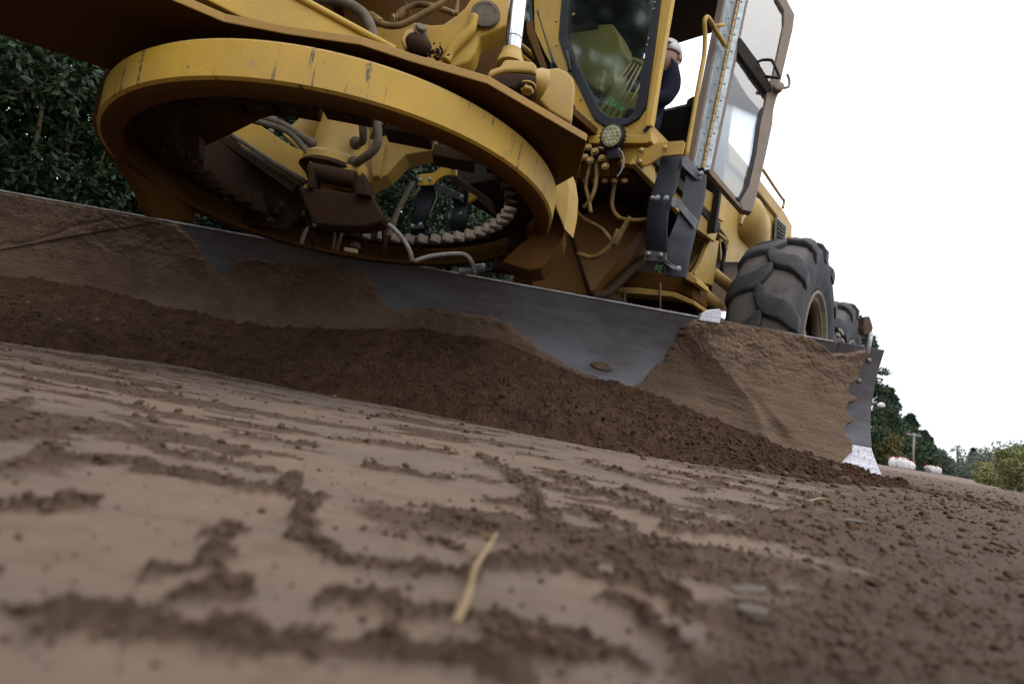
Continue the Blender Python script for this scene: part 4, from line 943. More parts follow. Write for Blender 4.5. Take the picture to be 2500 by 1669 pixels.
# handrail
tube('grab_rail',Vv([(1770,112),(1748,76),(1732,48),(1724,43),(1720,55),(1721,90),(1719,135),(1712,175),(1700,240),(1674,388)],.70),.0125,M['yellow'],G,10,8)
tube('rail_tie',Vv([(1742,64),(1768,61)],.70),.010,M['yellow'],G,8,curve=False)
# rear door post with piano hinge
HB=onv(1706,425,.66); HT=onv(1800,-30,.66)
hn=np.cross(HT-HB,L); hn=L
hp=prism('hinge_post',Vv([(1694,411),(1774,0),(1786,-60),(1808,-60),(1799,0),(1713,411)],.67),-L*.03,M['zinc'],G,.003)
prism('post_edge',Vv([(1688,411),(1768,0),(1780,-60),(1786,-60),(1774,0),(1694,411)],.665),-L*.04,M['doorframe'],hp,.002)
cy0,cy1=onv(1716,411,.68),onv(1812,-45,.68)
for i in range(26):
    a_=cy0+(cy1-cy0)*i/26; b_=cy0+(cy1-cy0)*(i+.93)/26; cyl('hinge_knuckle',a_,b_,.0095,M['brass'],hp,10)
for i in range(11):
    f=i/10; bolt(onv(1703+f*84,405-f*400,.672),L,.006,hp,'zinc',name='rivet',dome=True)
# door leaf: plane through the hinge line, swung out
DO=onv(1830,510,.92); dn=np.cross(HT-HB,DO-HB); dn/=np.linalg.norm(dn)
if dn@(CAM-HB)<0: dn=-dn
def DP(pts,o=0): return [pl(x,y,dn,HB+dn*o) for x,y in pts]
door=prism('cab_door',DP([(1718,415),(1807,0),(1820,-60),(1836,-60),(1823,0),(1736,415)],.012),-dn*.02,M['zinc'],G,.003)
for i in range(11):
    f=i/10; bolt(pl(1727+f*84,405-f*400,dn,HB+dn*.012),dn,.006,door,'zinc',name='rivet',dome=True)
prism('door_glass',DP([(1736,415),(1836,-60),(1905,-60),(1920,20),(1915,60),(1888,190),(1868,240),(1850,362),(1828,455),(1808,488),(1798,486)],.0),-dn*.005,M['doorglass'],door,0)
prism('door_edge_trim',DP([(1734,418),(1822,0),(1835,-60),(1840,-60),(1827,0),(1741,420)],.016),-dn*.03,M['doorframe'],door,.002)
prism('bottom_rail',DP([(1730,418),(1740,412),(1800,484),(1812,500),(1815,516),(1738,430)],.02),-dn*.045,M['doorframe'],door,.003)
prism('outer_stile',DP([(1812,512),(1806,492),(1828,454),(1846,372),(1856,300),(1866,262),(1872,235),(1870,200),(1905,200),(1904,222),(1896,240),(1889,268),(1887,300),(1870,380),(1850,468),(1840,506),(1836,518)],.025),-dn*.05,M['doorframe'],door,.006)
prism('upper_stile',DP([(1876,208),(1888,182),(1914,58),(1914,26),(1896,-5),(1880,-60),(1905,-60),(1922,0),(1941,36),(1936,72),(1908,192),(1902,206)],.02),-dn*.045,M['doorframe'],door,.005)
prism('inner_gasket',DP([(1796,482),(1806,492),(1826,455),(1845,372),(1854,300),(1864,262),(1859,262),(1848,300),(1838,372),(1820,450),(1806,480)],.027),-dn*.02,M['seal'],door,.002)
prism('door_brace',DP([(1804,90),(1812,96),(1850,148),(1884,208),(1884,222),(1872,226),(1802,128)],.03),-dn*.03,M['doorframe2'] if 'doorframe2' in M else M['darkcab'],door,.004)
tube('door_handle',DP([(1850,152),(1860,147),(1880,147),(1887,152),(1902,186),(1897,190),(1868,187)],.07),.0085,M['seal'],door,8,4)
tube('inside_handle',DP([(1800,156),(1812,152),(1822,152)],-.04),.008,M['seal'],door,8,curve=False)
tube('inside_handle',DP([(1800,188),(1815,193),(1838,190)],-.04),.008,M['seal'],door,8,curve=False)
tube('door_latch',DP([(1898,222),(1910,216),(1925,212),(1927,196),(1922,182)],.04),.0075,M['doorframe'],door,8,4)
lathe('latch_boss',DP([(1897,218)],.03)[0],dn,[(0,.03),(.03,.03),(.035,.02)],M['doorframe'],door,16)
# ---- work lamp
lc=onu(1493,332,1.0); la=(CAM-lc)/np.linalg.norm(CAM-lc)*.35-A*.65-Z*.05; la/=np.linalg.norm(la)
lamp=lathe('work_lamp',lc,-la,[(-.004,.050),(0,.060),(.012,.064),(.03,.062),(.05,.045),(.055,.02)],M['black'],G,32)
lathe('lamp_lens',lc+la*.001,la,[(-.002,.052),(.004,.051),(.007,.03)],M['lens'],lamp,32)
a1,b1_=frame_of(la)
for k in range(19):
    rr=0 if k==0 else (.017 if k<7 else .037); t=k*(math.pi/3 if k<7 else math.pi/6)
    lathe('lamp_diode',lc+la*.006+(a1*math.cos(t)+b1_*math.sin(t))*rr,la,[(0,.0085),(.002,.0075),(.003,.004)],M['diode'] if 'diode' in M else M['lens'],lamp,10)
for k in range(20):
    t=2*math.pi*k/20; q0=lc-la*.02+(a1*math.cos(t)+b1_*math.sin(t))*.062; box('cooling_fin',q0,.002,.006,.016,M['black'],lamp,(np.cross(la,(a1*math.cos(t)+b1_*math.sin(t))),(a1*math.cos(t)+b1_*math.sin(t)),la),.0005)
prism('lamp_bracket',U([(1478,360),(1508,362),(1512,384),(1482,388)],1.02),A*.03,M['black'],lamp,.003)
tube('lamp_wire',U([(1510,362),(1520,375),(1523,395),(1516,418),(1506,432)],.98),.003,M['hoseg'],lamp,6)
# ---- structure under the cab corner
prism('cab_mount',U([(1520,347),(1578,350),(1580,372),(1558,400),(1545,400),(1508,400)],1.12),A*.06,M['yellow'],G,.004)
prism('cab_side_strip',Vv([(1549,400),(1588,300),(1632,345),(1628,380),(1600,400),(1600,452)],.60),-L*.03,M['dusty'],G,.004)
prism('platform_side',Vv([(1549,399),(1600,395),(1680,470),(1745,560),(1745,592),(1700,560),(1640,500),(1593,448)],.585),-L*.03,M['dusty'],G,.004)
prism('side_panel',Vv([(1714,455),(1772,492),(1767,542),(1711,503)],.62),-L*.02,M['yellow'],G,.004)
prism('side_panel',Vv([(1708,505),(1760,545),(1745,590),(1697,556)],.61),-L*.02,M['dusty'],G,.004)
ch=prism('step_channel',Vv([(1733,586),(1756,588),(1741,697),(1722,692),(1700,690),(1696,667),(1712,640)],.58),-L*.03,M['dusty'],G,.004)
prism('gusset_plate',Vv([(1672,665),(1731,590),(1697,692),(1680,680)],.54),-L*.02,M['grime_shade'],G,.003)
tank=lathe('air_tank',onv(1822,560,.42),-A+L*.1,[(-.25,.15),(0,.19),(.30,.19),(.36,.16),(.395,.10),(.41,.03)],M['dusty'],G,32)
tube('drain_pipe',Vv([(1822,520),(1812,535),(1808,548)],.6),.012,M['brass'],G,8)
tube('brake_hose',Vv([(1765,590),(1768,620),(1762,660),(1764,700)],.5),.016,M['rubber'],G,8)
tube('brake_hose',Vv([(1757,560),(1775,585),(1772,610)],.5),.012,M['hosey'],G,8)
cyl('pin',onv(1758,575,.5),onv(1775,588,.6),.014,M['dusty'],G,12)
prism('tandem_frame',Vv([(1745,500),(1850,560),(1850,760),(1740,760),(1735,640)],.36),-L*.05,M['grime_shade'],G)
# hood
hood=prism('engine_hood',Vv([(1780,345),(1857,440),(1915,516),(1934,549),(1932,640),(1897,640),(1899,529),(1853,470),(1780,395)],.5),-L*1.0,M['dulltan'] if 'dulltan' in M else M['dusty'],G,.012)
prism('hood_side_panel',Vv([(1770,395),(1853,474),(1896,532),(1893,640),(1760,640),(1750,430)],.47),-L*.04,M['dusty'],hood,.004)
prism('hood_recess',Vv([(1850,476),(1868,496),(1866,560),(1856,610),(1846,600),(1856,560)],.476),-L*.002,M['seal'],hood,0)
vt=prism('vent_grille',Vv([(1898,530),(1922,553),(1915,604),(1894,604)],.515),-L*.02,M['zinc'],hood,.002)
for i in range(6):
    f=i/5; tube('grille_bar',Vv([(1900+f*18,535+f*17),(1896+f*16,604)],.52),.006,M['black'],hood,6,curve=False)
for i in range(6):
    f=i/6; tube('grille_bar',Vv([(1899-f*3,542+f*62),(1919-f*4,562+f*42)],.522),.005,M['doorframe'],hood,6,curve=False)
tube('hood_rail',Vv([(1862,414),(1905,478),(1914,490),(1911,508)],.52),.012,M['brass'],hood,8,4)
tube('hood_rail',Vv([(1926,581),(1944,581),(1951,585),(1951,598)],.52),.014,M['brass'],hood,8,4)
# ---- main frame, articulation hitch
prism('frame_side_plate',[onY(x,y,2.95) for x,y in ((1300,440),(1388,545),(1441,719),(1300,712))],(0,.06,0),M['grime_shade'],G,.004)
prism('frame_keel',[onY(1388,545,2.95),onY(1441,719,2.95),onY(1480,712,3.1),onY(1520,672,3.25),onY(1590,600,3.4),onY(1600,520,3.4),onY(1500,480,3.2)],(-.02,.06,0),M['grime_shade'],G,.004)
tube('weld_seam',[onY(1388,548,2.94),onY(1441,718,2.94)],.010,M['muddy'],G,8,curve=False)
tube('lower_flange',[onY(1443,722,2.95),onY(1475,718,3.02),onY(1505,694,3.1),onY(1540,660,3.2),onY(1585,622,3.3)],.030,M['muddy'],G,8)
prism('frame_backing',[W(1.55,-.25,.85),W(3.2,-.25,.85),W(3.2,-.25,2.0),W(1.55,-.25,2.0)],-L*.2,M['grime_shade'],G)
prism('belly_cover',[W(.75,-.30,1.52),W(.75,.35,1.52),W(2.3,.35,1.60),W(2.3,-.30,1.60)],(0,0,.04),M['grime_shade'],G)
hit=prism('hitch_block',U([(1525,655),(1640,668),(1680,674),(1693,686),(1693,730),(1655,713),(1540,702),(1500,700)],1.9),A*.25,M['grime_shade'],G,.012)
prism('hitch_flange',U([(1490,700),(1560,702),(1650,713),(1697,735),(1694,744),(1640,724),(1490,712)],1.86),A*.3,M['dusty'],hit,.004)
prism('hitch_lip',U([(1662,660),(1685,665),(1702,680),(1702,692),(1690,690),(1662,674)],1.82),A*.2,M['dusty'],hit,.004)
prism('hitch_lower',U([(1530,712),(1640,724),(1680,740),(1680,800),(1530,790)],2.0),A*.2,M['muddy'],hit,.01)
cyl('steering_cylinder',onv(1683,684,.45),onv(1758,752,.62),.040,M['dusty'],G,20)
cyl('steering_cylinder',onv(1738,664,.5),onv(1792,708,.62),.042,M['dusty'],G,20)
for a,b_ in (((1612,690),(1612,770)),((1510,700),(1512,760)),((1525,710),(1525,770))): tube('brake_line',U([a,b_],1.85),.006,M['hose'],G,6,curve=False)
# valve bank with fittings and hoses
for i in range(6):
    x=1398+i*24; vb=prism('valve_section',U([(x,400-i*3),(x+20,398-i*3),(x+18,436-i*2),(x-4,438-i*2)],1.12+i*.01),A*.10,M['grime_shade'],G,.004)
    bolt(onu(x+6,440,1.14),-Z,.014,G,'brass')
for x,y in ((1436,360),(1428,384),(1452,370),(1441,392),(1470,386),(1478,406),(1500,380)): bolt(onu(x,y,1.05),-A+L*.4,.014,G,'brass'); 
for P_ in ([(1428,360),(1445,366),(1462,372)],[(1424,384),(1436,388),(1446,391)],[(1444,386),(1448,372),(1462,364),(1480,366)],[(1444,388),(1436,420),(1430,455),(1438,490),(1442,520)],[(1456,400),(1456,430),(1452,460),(1440,490),(1424,508)],[(1480,395),(1466,390),(1458,400)],[(1505,380),(1520,400),(1518,412)],
           [(1500,450),(1494,500),(1510,530),(1545,538),(1590,535)],[(1390,490),(1420,530),(1470,560),(1500,600)],[(1410,620),(1450,628),(1490,600),(1510,560)],[(1400,500),(1395,560)],[(1500,600),(1520,560),(1540,530)]):
    tube('valve_hose',U(P_,1.08 if P_[0][1]<440 else 1.2),.011 if P_[0][1]<500 else .014,M['hosey'],G,8)
# ---- ladders
def ribbon(name,s_,UU,par):
    Lp,Rp=s_; k=40; V=[];Fs=[]
    def samp(P,f):
        P=spline([np.array([x,y,0.]) for x,y in P],10); d=np.cumsum([0]+[np.linalg.norm(P[i+1]-P[i]) for i in range(len(P)-1)]); d/=d[-1]
        return np.array([np.interp(f,d,[p[j] for p in P]) for j in (0,1)])
    for i in range(k+1):
        f=i/k; a,b_=samp(Lp,f),samp(Rp,f); bow=.014*math.sin(f*math.pi*2+.4)
        pa,pb=[np.array(q) for q in UU([tuple(a),tuple(b_)],1)]
        t=(pb-pa)*.12
        for p,o_ in ((pa,.004),(pa+t,0),(pb-t,0),(pb,.004),(pb,.016),(pa,.016)): V.append(p+A*(o_+bow))
    for i in range(k):
        for q in range(6): Fs.append((i*6+q,i*6+(q+1)%6,(i+1)*6+(q+1)%6,(i+1)*6+q))
    Fs+=[tuple(range(6))[::-1],tuple(range(k*6,k*6+6))]
    o=mk(name,V,Fs,M['rubber'],par,smooth=True); e=o.modifiers.new('split','EDGE_SPLIT'); e.split_angle=math.radians(30)
def ladder(name,lab,bracket,straps,steps,bolts,mark,UU,bb):
    l=prism(name,UU(bracket),A*.012,M['yellow'],G,.003); 
    for s_ in straps:
        ribbon('strap',s_,UU,l)
    for s_ in steps: prism('step',UU(s_,2),A*.02+L*.0,M['boltplate'],l,.003)
    for x,y,mt in bolts: bolt(UU([(x,y)],3)[0],-A,bb,l,mt,dome=mt!='zinc')
    for s_ in mark: prism('white_mark',UU(s_,4),A*.001,M['weed'],l,0)
    return l
M['boltplate']=simple('worn_step_steel',(.085,.08,.085),.5,.3,60,.3,.5)
off1={0:0,1:.02,2:.0,3:-.012,4:0}
lad=ladder('step_ladder','near',[(1560,361),(1581,361),(1603,348),(1667,343),(1672,348),(1665,377),(1616,381),(1590,398),(1576,405),(1557,400)],
 [([(1613,378),(1601,421),(1588,468),(1582,504),(1579,545),(1578,590),(1573,636)],[(1665,376),(1654,421),(1644,464),(1634,504),(1630,548),(1629,596),(1626,641)]),
  ([(1674,412),(1667,450),(1660,490),(1652,535),(1634,590),(1630,632),(1619,671)],[(1722,424),(1718,460),(1712,500),(1702,547),(1692,595),(1682,636),(1672,676)])],
 [[(1666,384),(1676,379),(1708,421),(1712,436),(1698,436),(1664,404)],[(1640,480),(1654,483),(1701,535),(1695,557),(1652,502),(1640,504)],[(1572,610),(1626,616),(1625,634),(1655,652),(1650,662),(1618,640),(1572,636)]],
 [(1623,360,'dusty'),(1655,358,'dusty'),(1566,367,'brass'),(1562,395,'brass'),(1605,483,'zinc'),(1627,484,'zinc'),(1582,620,'boltm'),(1612,623,'boltm'),(1656,656,'zinc'),(1711,424,'zinc'),(1592,484,'boltm')],[],
 lambda pts,k=0:[onu(x,y,1.10+off1[k]+max(0,(x-1640))*.0030*(k in(1,2,3))) for x,y in pts],.0105)
off2={0:0,1:.02,2:.01,3:-.012,4:.017}
lad2=ladder('step_ladder','far',[(1023,426),(1057,422),(1090,398),(1114,402),(1114,428),(1087,428),(1070,437),(1057,452),(1020,453)],
 [([(1025,452),(1012,520),(1000,572)],[(1058,452),(1046,520),(1032,574)]),([(1103,484),(1102,530),(1098,574)],[(1141,470),(1140,530),(1136,576)])],
 [[(1059,443),(1126,473),(1128,492),(1060,463)],[(1004,545),(1034,538),(1033,557),(1003,560)]],
 [(1027,440,'zinc'),(1049,438,'zinc'),(1105,411,'zinc'),(1128,481,'zinc'),(1007,552,'zinc'),(1027,548,'zinc')],
 [[(1102,537),(1127,514),(1127,562),(1120,564),(1120,532),(1102,545)],[(1101,552),(1113,552),(1115,566),(1101,566)]],
 lambda pts,k=0:[onu(x,y,1.0+off2[k]) for x,y in pts],.012)
lad2['label']='far side ladder with a pale angular mark on its strap'
prism('frame_tab',U([(1144,469),(1163,480),(1142,495)],1.0),A*.02,M['yellow'],G,.002)
prism('frame_rail',[onu(x,y,1.05) for x,y in ((1086,428),(1112,428),(1190,482),(1200,520),(1180,500),(1120,455))],A*.05,M['muddy'],G,.003)
# ---- rear wheels
print('wheels...')
RT=.675
def wheel(u_,v_,side,first=None):
    c=W(u_,v_,RT)
    if first is not None: return first
    wh=lathe('rear_wheel',c-L*side*.10,L*side,[(-.02,.31),(.02,.315),(.05,.31),(.10,.30)],M['rim'],G,48)
    # tyre by revolving the section about the axle
    sec=[(-.150,.345),(-.172,.40),(-.185,.48),(-.183,.55),(-.172,.60),(-.14,.628),(-.07,.640),(0,.642),(.07,.640),(.14,.628),(.172,.60),(.183,.55),(.186,.48),(.176,.41),(.168,.395),(.170,.385),(.150,.345),(.12,.335),(-.12,.335)]
    seg=96; V=[];Fs=[];TT=[];k=len(sec)
    for i in range(seg):
        t=2*math.pi*i/seg
        for y_,r in sec: V.append(c+L*y_+A*r*math.cos(t)+Z*r*math.sin(t)); TT.append(1. if r>.61 else (.35 if r>.58 else 0.))
    for i in range(seg):
        for q in range(k): Fs.append((i*k+q,((i+1)%seg)*k+q,((i+1)%seg)*k+(q+1)%k,i*k+(q+1)%k))
    ty=mk('tyre',V,Fs,M['tyre'],wh,smooth=True,attrs={'tread':TT})
    bm=bmesh.new(); bm.from_mesh(ty.data); bmesh.ops.recalc_face_normals(bm,faces=bm.faces); bm.to_mesh(ty.data); bm.free()
    # rim: dished disc with flange and hub
    for nm,prf,r_off in (('rim_flange',[(.150,.352),(.172,.360),(.176,.352),(.168,.335),(.10,.322),(.10,.30),(.145,.30),(.147,.352)],0),('rim_disc',[(.045,.30),(.06,.24),(.055,.17),(.08,.15),(.10,.14),(.105,.02)],0)):
        V=[];Fs=[];k=len(prf)
        for i in range(seg):
            t=2*math.pi*i/seg
            for y_,r in prf: V.append(c+L*side*y_+A*r*math.cos(t)+Z*r*math.sin(t))
        for i in range(seg):
            for q in range(k-1): Fs.append((i*k+q,((i+1)%seg)*k+q,((i+1)%seg)*k+(q+1)%k,i*k+(q+1)%k))
        o=mk(nm,V,Fs,M['rim'],wh,smooth=True); e=o.modifiers.new('split','EDGE_SPLIT'); e.split_angle=math.radians(40); so_=o.modifiers.new('solid','SOLIDIFY'); so_.thickness=.006
    # lugs
    NL=13
    def lugmesh(sgn):
        me=bpy.data.meshes.new('tread_lug'); V=[];Fs=[]; K=9
        for i in range(K):
            f=i/(K-1); y_=sgn*(-.030+f*.222); yy=abs(y_)
            base_r=.634 if yy<.12 else .634-(yy-.12)*.55-max(0,yy-.165)*1.6
            top_r=(.674-.010*(yy/.15)**2) if yy<.155 else .664-(yy-.155)*1.5
            ang=-.10+f**.8*.30+.03*math.sin(f*6); hw=(.082+.020*math.sin(f*3.1+.3)+.010*math.sin(f*9))*(.80 if i in(0,K-1) else 1)
            for a_,r_ in ((ang-hw-.010,base_r-.012),(ang-hw,top_r-.008),(ang-hw+.02,top_r),(ang+hw-.02,top_r),(ang+hw,top_r-.008),(ang+hw+.010,base_r-.012)):
                jit=random.uniform(-.004,.004); V.append(np.array([ (r_+jit)*math.cos(a_),y_,(r_+jit)*math.sin(a_)]))
        for i in range(K-1):
            for q in range(5): Fs.append((i*6+q,i*6+q+1,(i+1)*6+q+1,(i+1)*6+q))
        Fs.append(tuple(range(6))[::-1]); Fs.append(tuple(range((K-1)*6,K*6)))
        me.from_pydata([tuple(v) for v in V],[],Fs); bm=bmesh.new(); bm.from_mesh(me); bmesh.ops.recalc_face_normals(bm,faces=bm.faces); bmesh.ops.bevel(bm,geom=[e for e in bm.edges if e.calc_face_angle(0)>.5],offset=.004,segments=1,affect='EDGES'); bm.to_mesh(me); bm.free()
        me.polygons.foreach_set('use_smooth',[True]*len(me.polygons)); me.materials.append(M['lug']); return me
    ms=[lugmesh(1),lugmesh(-1)]
    X_=Vector(A); Y_=Vector(L); Z_=Vector(Z)
    for i in range(NL):
        for j,me in enumerate(ms):
            t=2*math.pi*(i+.5*j)/NL; o=bpy.data.objects.new('tread_lug',me); COL.objects.link(o); o.parent=wh
            # local x->A, y->L, z->Z then spin about L
            B_=Matrix(((A[0],L[0],0,0),(A[1],L[1],0,0),(0,0,1,0),(0,0,0,1)))
            Rm=Matrix.Rotation(-t,4,'Y'); o.matrix_local=Matrix.Translation(Vector(c-base(wh)))@B_@Rm
    return wh,c
def copy_part(src,delta):
    n_=src.copy(); COL.objects.link(n_); n_.location=src.location+Vector(delta); n_.parent=src.parent
    for c_ in [o for o in COL.objects if o.parent==src]:
        q=c_.copy(); COL.objects.link(q); q.parent=n_
    return n_
w1,c1=wheel(2.45,1.05,1)
KW=1.12; CN=np.array([1.86,3.605,RT*KW])
w1.scale=(KW,)*3; w1.location=Vector((CN-O)-KW*(c1-O))
w2=copy_part(w1,A*1.69)
for k in range(10):
    t=2*math.pi*k/10; bolt(c1+L*.085+A*.10*math.cos(t)+Z*.10*math.sin(t),L,.014,w1,'boltm')
w3=copy_part(w1,-L*1.92); w4=copy_part(w1,-L*1.92+A*1.69)
w1['label']='near front tandem wheel'; 
box('tandem_case',W(3.7,.68,.8),1.0,.09,.22,M['grime_shade'],G)
box('tandem_case',W(3.7,-.68,.8),1.0,.09,.22,M['grime_shade'],G)
box('rear_axle',W(3.7,0,.85),.18,.62,.16,M['grime_shade'],G)
boom=prism('front_boom',[W(-.08,-.17,2.15),W(-.6,-.17,2.15),W(-2.6,-.17,1.95),W(-4.1,-.17,1.15),W(-4.7,-.17,1.15),W(-4.7,-.17,.85),W(-4.1,-.17,.85),W(-2.7,-.17,1.62),W(-.6,-.17,1.80),W(-.08,-.17,1.80)],L*.34,M['midyel'],G,.01)
prism('drawbar_nose',[W(-.95,-.22,.96),W(-2.6,-.10,.86),W(-3.9,-.07,.84),W(-3.9,.07,.84),W(-2.6,.10,.86),W(-.85,.22,.96)],(0,0,.2),M['midyel'],G,.01)
w5=copy_part(w1,A*(-6.9)+L*.05); w6=copy_part(w1,A*(-6.9)-L*1.95); w5.name='front_wheel'; w6.name='front_wheel'
box('front_axle',W(-4.05,0,.78),.12,.85,.11,M['midyel'],G)
prism('lift_yoke',[W(-.45,-.55,1.85),W(-.1,-.55,1.85),W(-.1,.5,1.85),W(-.45,.5,1.85)],(0,0,.25),M['midyel'],G,.02)
#NEXT3
# ================================================================== BACKGROUND
print('trees...')
def leaves(n,centers,radii,size,flat=1.0,seed=0,out=True):
    rs=np.random.default_rng(seed); k=rs.integers(0,len(centers),n); d=rs.normal(size=(n,3)); d/=np.linalg.norm(d,axis=1)[:,None]
    r=rs.random(n)**(.33 if out else 1); P=centers[k]+d*radii[k]*r[:,None]
    dirv=rs.normal(size=(n,3))+np.array([0,0,-.4])+d*.6; dirv/=np.linalg.norm(dirv,axis=1)[:,None]
    sd_=np.cross(dirv,rs.normal(size=(n,3))); sd_/=np.linalg.norm(sd_,axis=1)[:,None]; up_=np.cross(dirv,sd_)
    s=size*rs.uniform(.6,1.3,n)[:,None]
    V=np.stack([P,P+dirv*s*.5+sd_*s*.25*flat+up_*s*.05,P+dirv*s,P+dirv*s*.5-sd_*s*.25*flat+up_*s*.05],1).reshape(-1,3)
    Fq=np.arange(n*4).reshape(n,4); tint=np.repeat(np.clip(rs.normal(.45,.28,n)*.6+.4*(rs.random(len(centers))[k]),0,1),4)
    return V,Fq,tint
def tree(name,loc,h,spread,nl,leaf,mat,label,cat,seed,lowest=.0,trunks=2,tr=.05,group=None,clumps=60,shape='round',lean=0,crad=.28,bark=True):
    rs=np.random.default_rng(seed); e=empty(name,tuple(loc),label,cat,group); b0=np.array(loc,float)
    C=[];R=[]
    for i in range(clumps):
        f=rs.uniform(lowest,1); 
        if shape=='round': w_=spread*(.75+.25*math.sin(f*3.1))*(1 if f<.75 else (1-f)/.25*.8+.2)
        elif shape=='cone': w_=spread*(1.02-f)**.75*(1 if f>.12 else .7)
        else: w_=spread*math.sin(min(1,f+.25)*math.pi*.8)
        a=rs.uniform(0,2*math.pi); r=math.sqrt(rs.random())*w_
        C.append(b0+np.array([r*math.cos(a)+lean*f*h,r*math.sin(a),f*h])); q=crad*(h*.35 if shape!='round' else spread)*rs.uniform(.5,1.2)*(1-.5*f if shape=='cone' else 1); R.append([q,q,q*.7])
    C=np.array(C);R=np.array(R)
    V,Fq,t=leaves(nl,C,R,leaf,seed=seed)
    bigmesh('crown',V,Fq,mat,e,smooth=False,attrs={'tint':t})
    for k in range(trunks):
        a=rs.uniform(0,6.28); o0=b0+np.array([math.cos(a),math.sin(a),0])*tr*(3 if trunks>1 else 0); pts=[o0]
        for q in range(1,5): pts.append(o0+np.array([rs.normal()*.06*h*q*.3+lean*h*q/5,rs.normal()*.06*h*q*.3,h*.2*q]))
        tube('trunk',pts,tr*rs.uniform(.7,1.2),M['bark'],e,8,4,rad=lambda t:1-.75*t)
    for k in range(6):
        c=C[rs.integers(0,len(C))]; z0=b0+np.array([lean*h*.3,0,h*rs.uniform(.1,.5)]); tube('branch',[z0,(z0+c)/2+rs.normal(size=3)*.05*h,c],tr*.3,M['bark'],e,6,4,rad=lambda t:1-.7*t)
    return e
gname='evergreens in the hedge row behind the grader'
labs=['glossy dark evergreen at far left behind the end of the blade','dark evergreen showing through the left side of the ring','dense evergreen behind the drive motor in the ring','evergreen seen through the ring beside the far step','evergreen behind the toothed far side of the ring','tall evergreen behind the cab','dark evergreen outside the left edge of the picture','evergreen low behind the front frame']
sp=[-1.2,.6,2.4,4.3,6.4,9.0,-3.2,13]
for i,(s_,lb) in enumerate(zip(sp,labs)):
    p=W(s_,-3.9-.5*math.sin(i*2.1),0); near=i in(0,1,6)
    tree('evergreen_tree',(p[0],p[1],0),[5.2,5.6,5.0,4.6,5.0,6,5.5,7][i],1.35,46000 if near else 30000,.060 if i<2 or i==6 else (.066 if i<5 else .12),M['leaf'],lb,'tree',40+i,0.02,3,.05,gname,clumps=150,crad=.30)
for i,s_ in enumerate((-2.5,.5,3.5,6.5,10.)):
    p=W(s_,-6.6,0); tree('evergreen_tree',(p[0],p[1],0),[6.2,6.5,5.6,5.8,7][i],2.0,9000 if i==0 else 20000,.20 if i==0 else .24,M['leaf'],['shadowed evergreen in the back row at far left','shadowed evergreen in the back row behind the left arm of the blade','shadowed evergreen in the back row behind the motor','shadowed evergreen in the back row behind the far ladder','shadowed evergreen in the back row behind the cab'][i],'tree',60+i,0.0,1,.12,gname,clumps=90,crad=.36)
# conifers receding to the right
def at(px,py,Y): return onY(px,py,Y)
def farbase(px,Y): return np.array([onY(px,hz(px),Y)[0],Y,0.])
con=[(2092,42,11.4,4.0,9000,'needle','tallest dark conifer just right of the blade end'),(2172,60,8.6,3.4,7000,'needle','second dark conifer right of the tallest one'),(2222,80,7.9,3.6,6000,'needle','bushy conifer standing behind the utility pole'),(2258,104,7.6,3.4,5000,'needle','lower conifer past the utility pole'),(2150,40,2.6,1.3,3000,'needle2','yellowing shrub under the tallest conifer'),(2290,140,5.6,3.2,2600,'farleaf','last pale tree of the row before the far bags'),(2196,58,3.8,2.4,2500,'needle','low dark shrub between the conifers'),(2240,82,4.4,2.8,2500,'needle','low dark shrub behind the base of the pole'),(2275,120,5.0,3.0,2500,'needle','small dark tree right of the lower conifer')]
for i,(px,Y,h,sp_,nl,mt,lb) in enumerate(con):
    b_=farbase(px,Y); tree('conifer' if i<4 or i==8 else 'shrub',tuple(b_),h,sp_,nl*3,.0055*Y,M[mt],lb,'tree' if i<4 or i in(5,8) else 'shrub',80+i,.02,1,.16,'trees of the row receding to the right' if i<4 or i in(5,8) else None,clumps=150,shape='cone' if i<4 else 'round',crad=.20 if i<4 else .34,lean=-.10)
# far hazy band
def px_h(px,py,Y): return onY(px,py,Y)[2]
far=[(2318,150,3.6,5,'pale bare looking tree in the far haze left of the palm'),(2352,170,3.2,5,'low pale thicket far off right of the palm'),(2398,110,2.6,4,'dark thicket right of the pointed cypress'),(2420,95,3.4,4,'round dark green tree in front of the far thickets')]
for i,(px,Y,h,sp_,lb) in enumerate(far):
    b_=farbase(px,Y); tree('distant_tree',tuple(b_),h,sp_,5000,.006*Y,M['farleaf'],lb,'tree',110+i,0,1,.15,None,clumps=60,crad=.3)
b_=farbase(2372,105); tree('cypress',tuple(b_),6.0,1.5,5000,.5,M['needle'],'small pointed dark cypress standing far off near the palm','tree',120,.0,1,.15,None,clumps=80,shape='cone',crad=.14)
# palm
b_=farbase(2341,150); e=empty('palm_tree',tuple(b_),'small far off palm with a tuft of fronds on a thin trunk','palm tree')
lean=.13
ptop=b_+np.array([-.13*7.5,0,7.5]); tube('trunk',[b_,(b_+ptop)/2,ptop],.30,M['bark'],e,8,4)
rs=np.random.default_rng(5)
for k in range(26):
    a=rs.uniform(0,6.28); el=rs.uniform(-.5,1.2); d=np.array([math.cos(a)*math.cos(el),math.sin(a)*math.cos(el),math.sin(el)]); tip=ptop+d*2.6+np.array([0,0,-.9]); mid=ptop+d*1.4
    V=[ptop,mid+np.array([0,0,.1])+np.cross(d,Z)*.3,tip,mid-np.cross(d,Z)*.3+np.array([0,0,.1])]
    mk('frond',V,[(0,1,2,3)],M['farleaf'],e,attrs={'tint':[.3]*4}).modifiers.new('solid','SOLIDIFY').thickness=.03
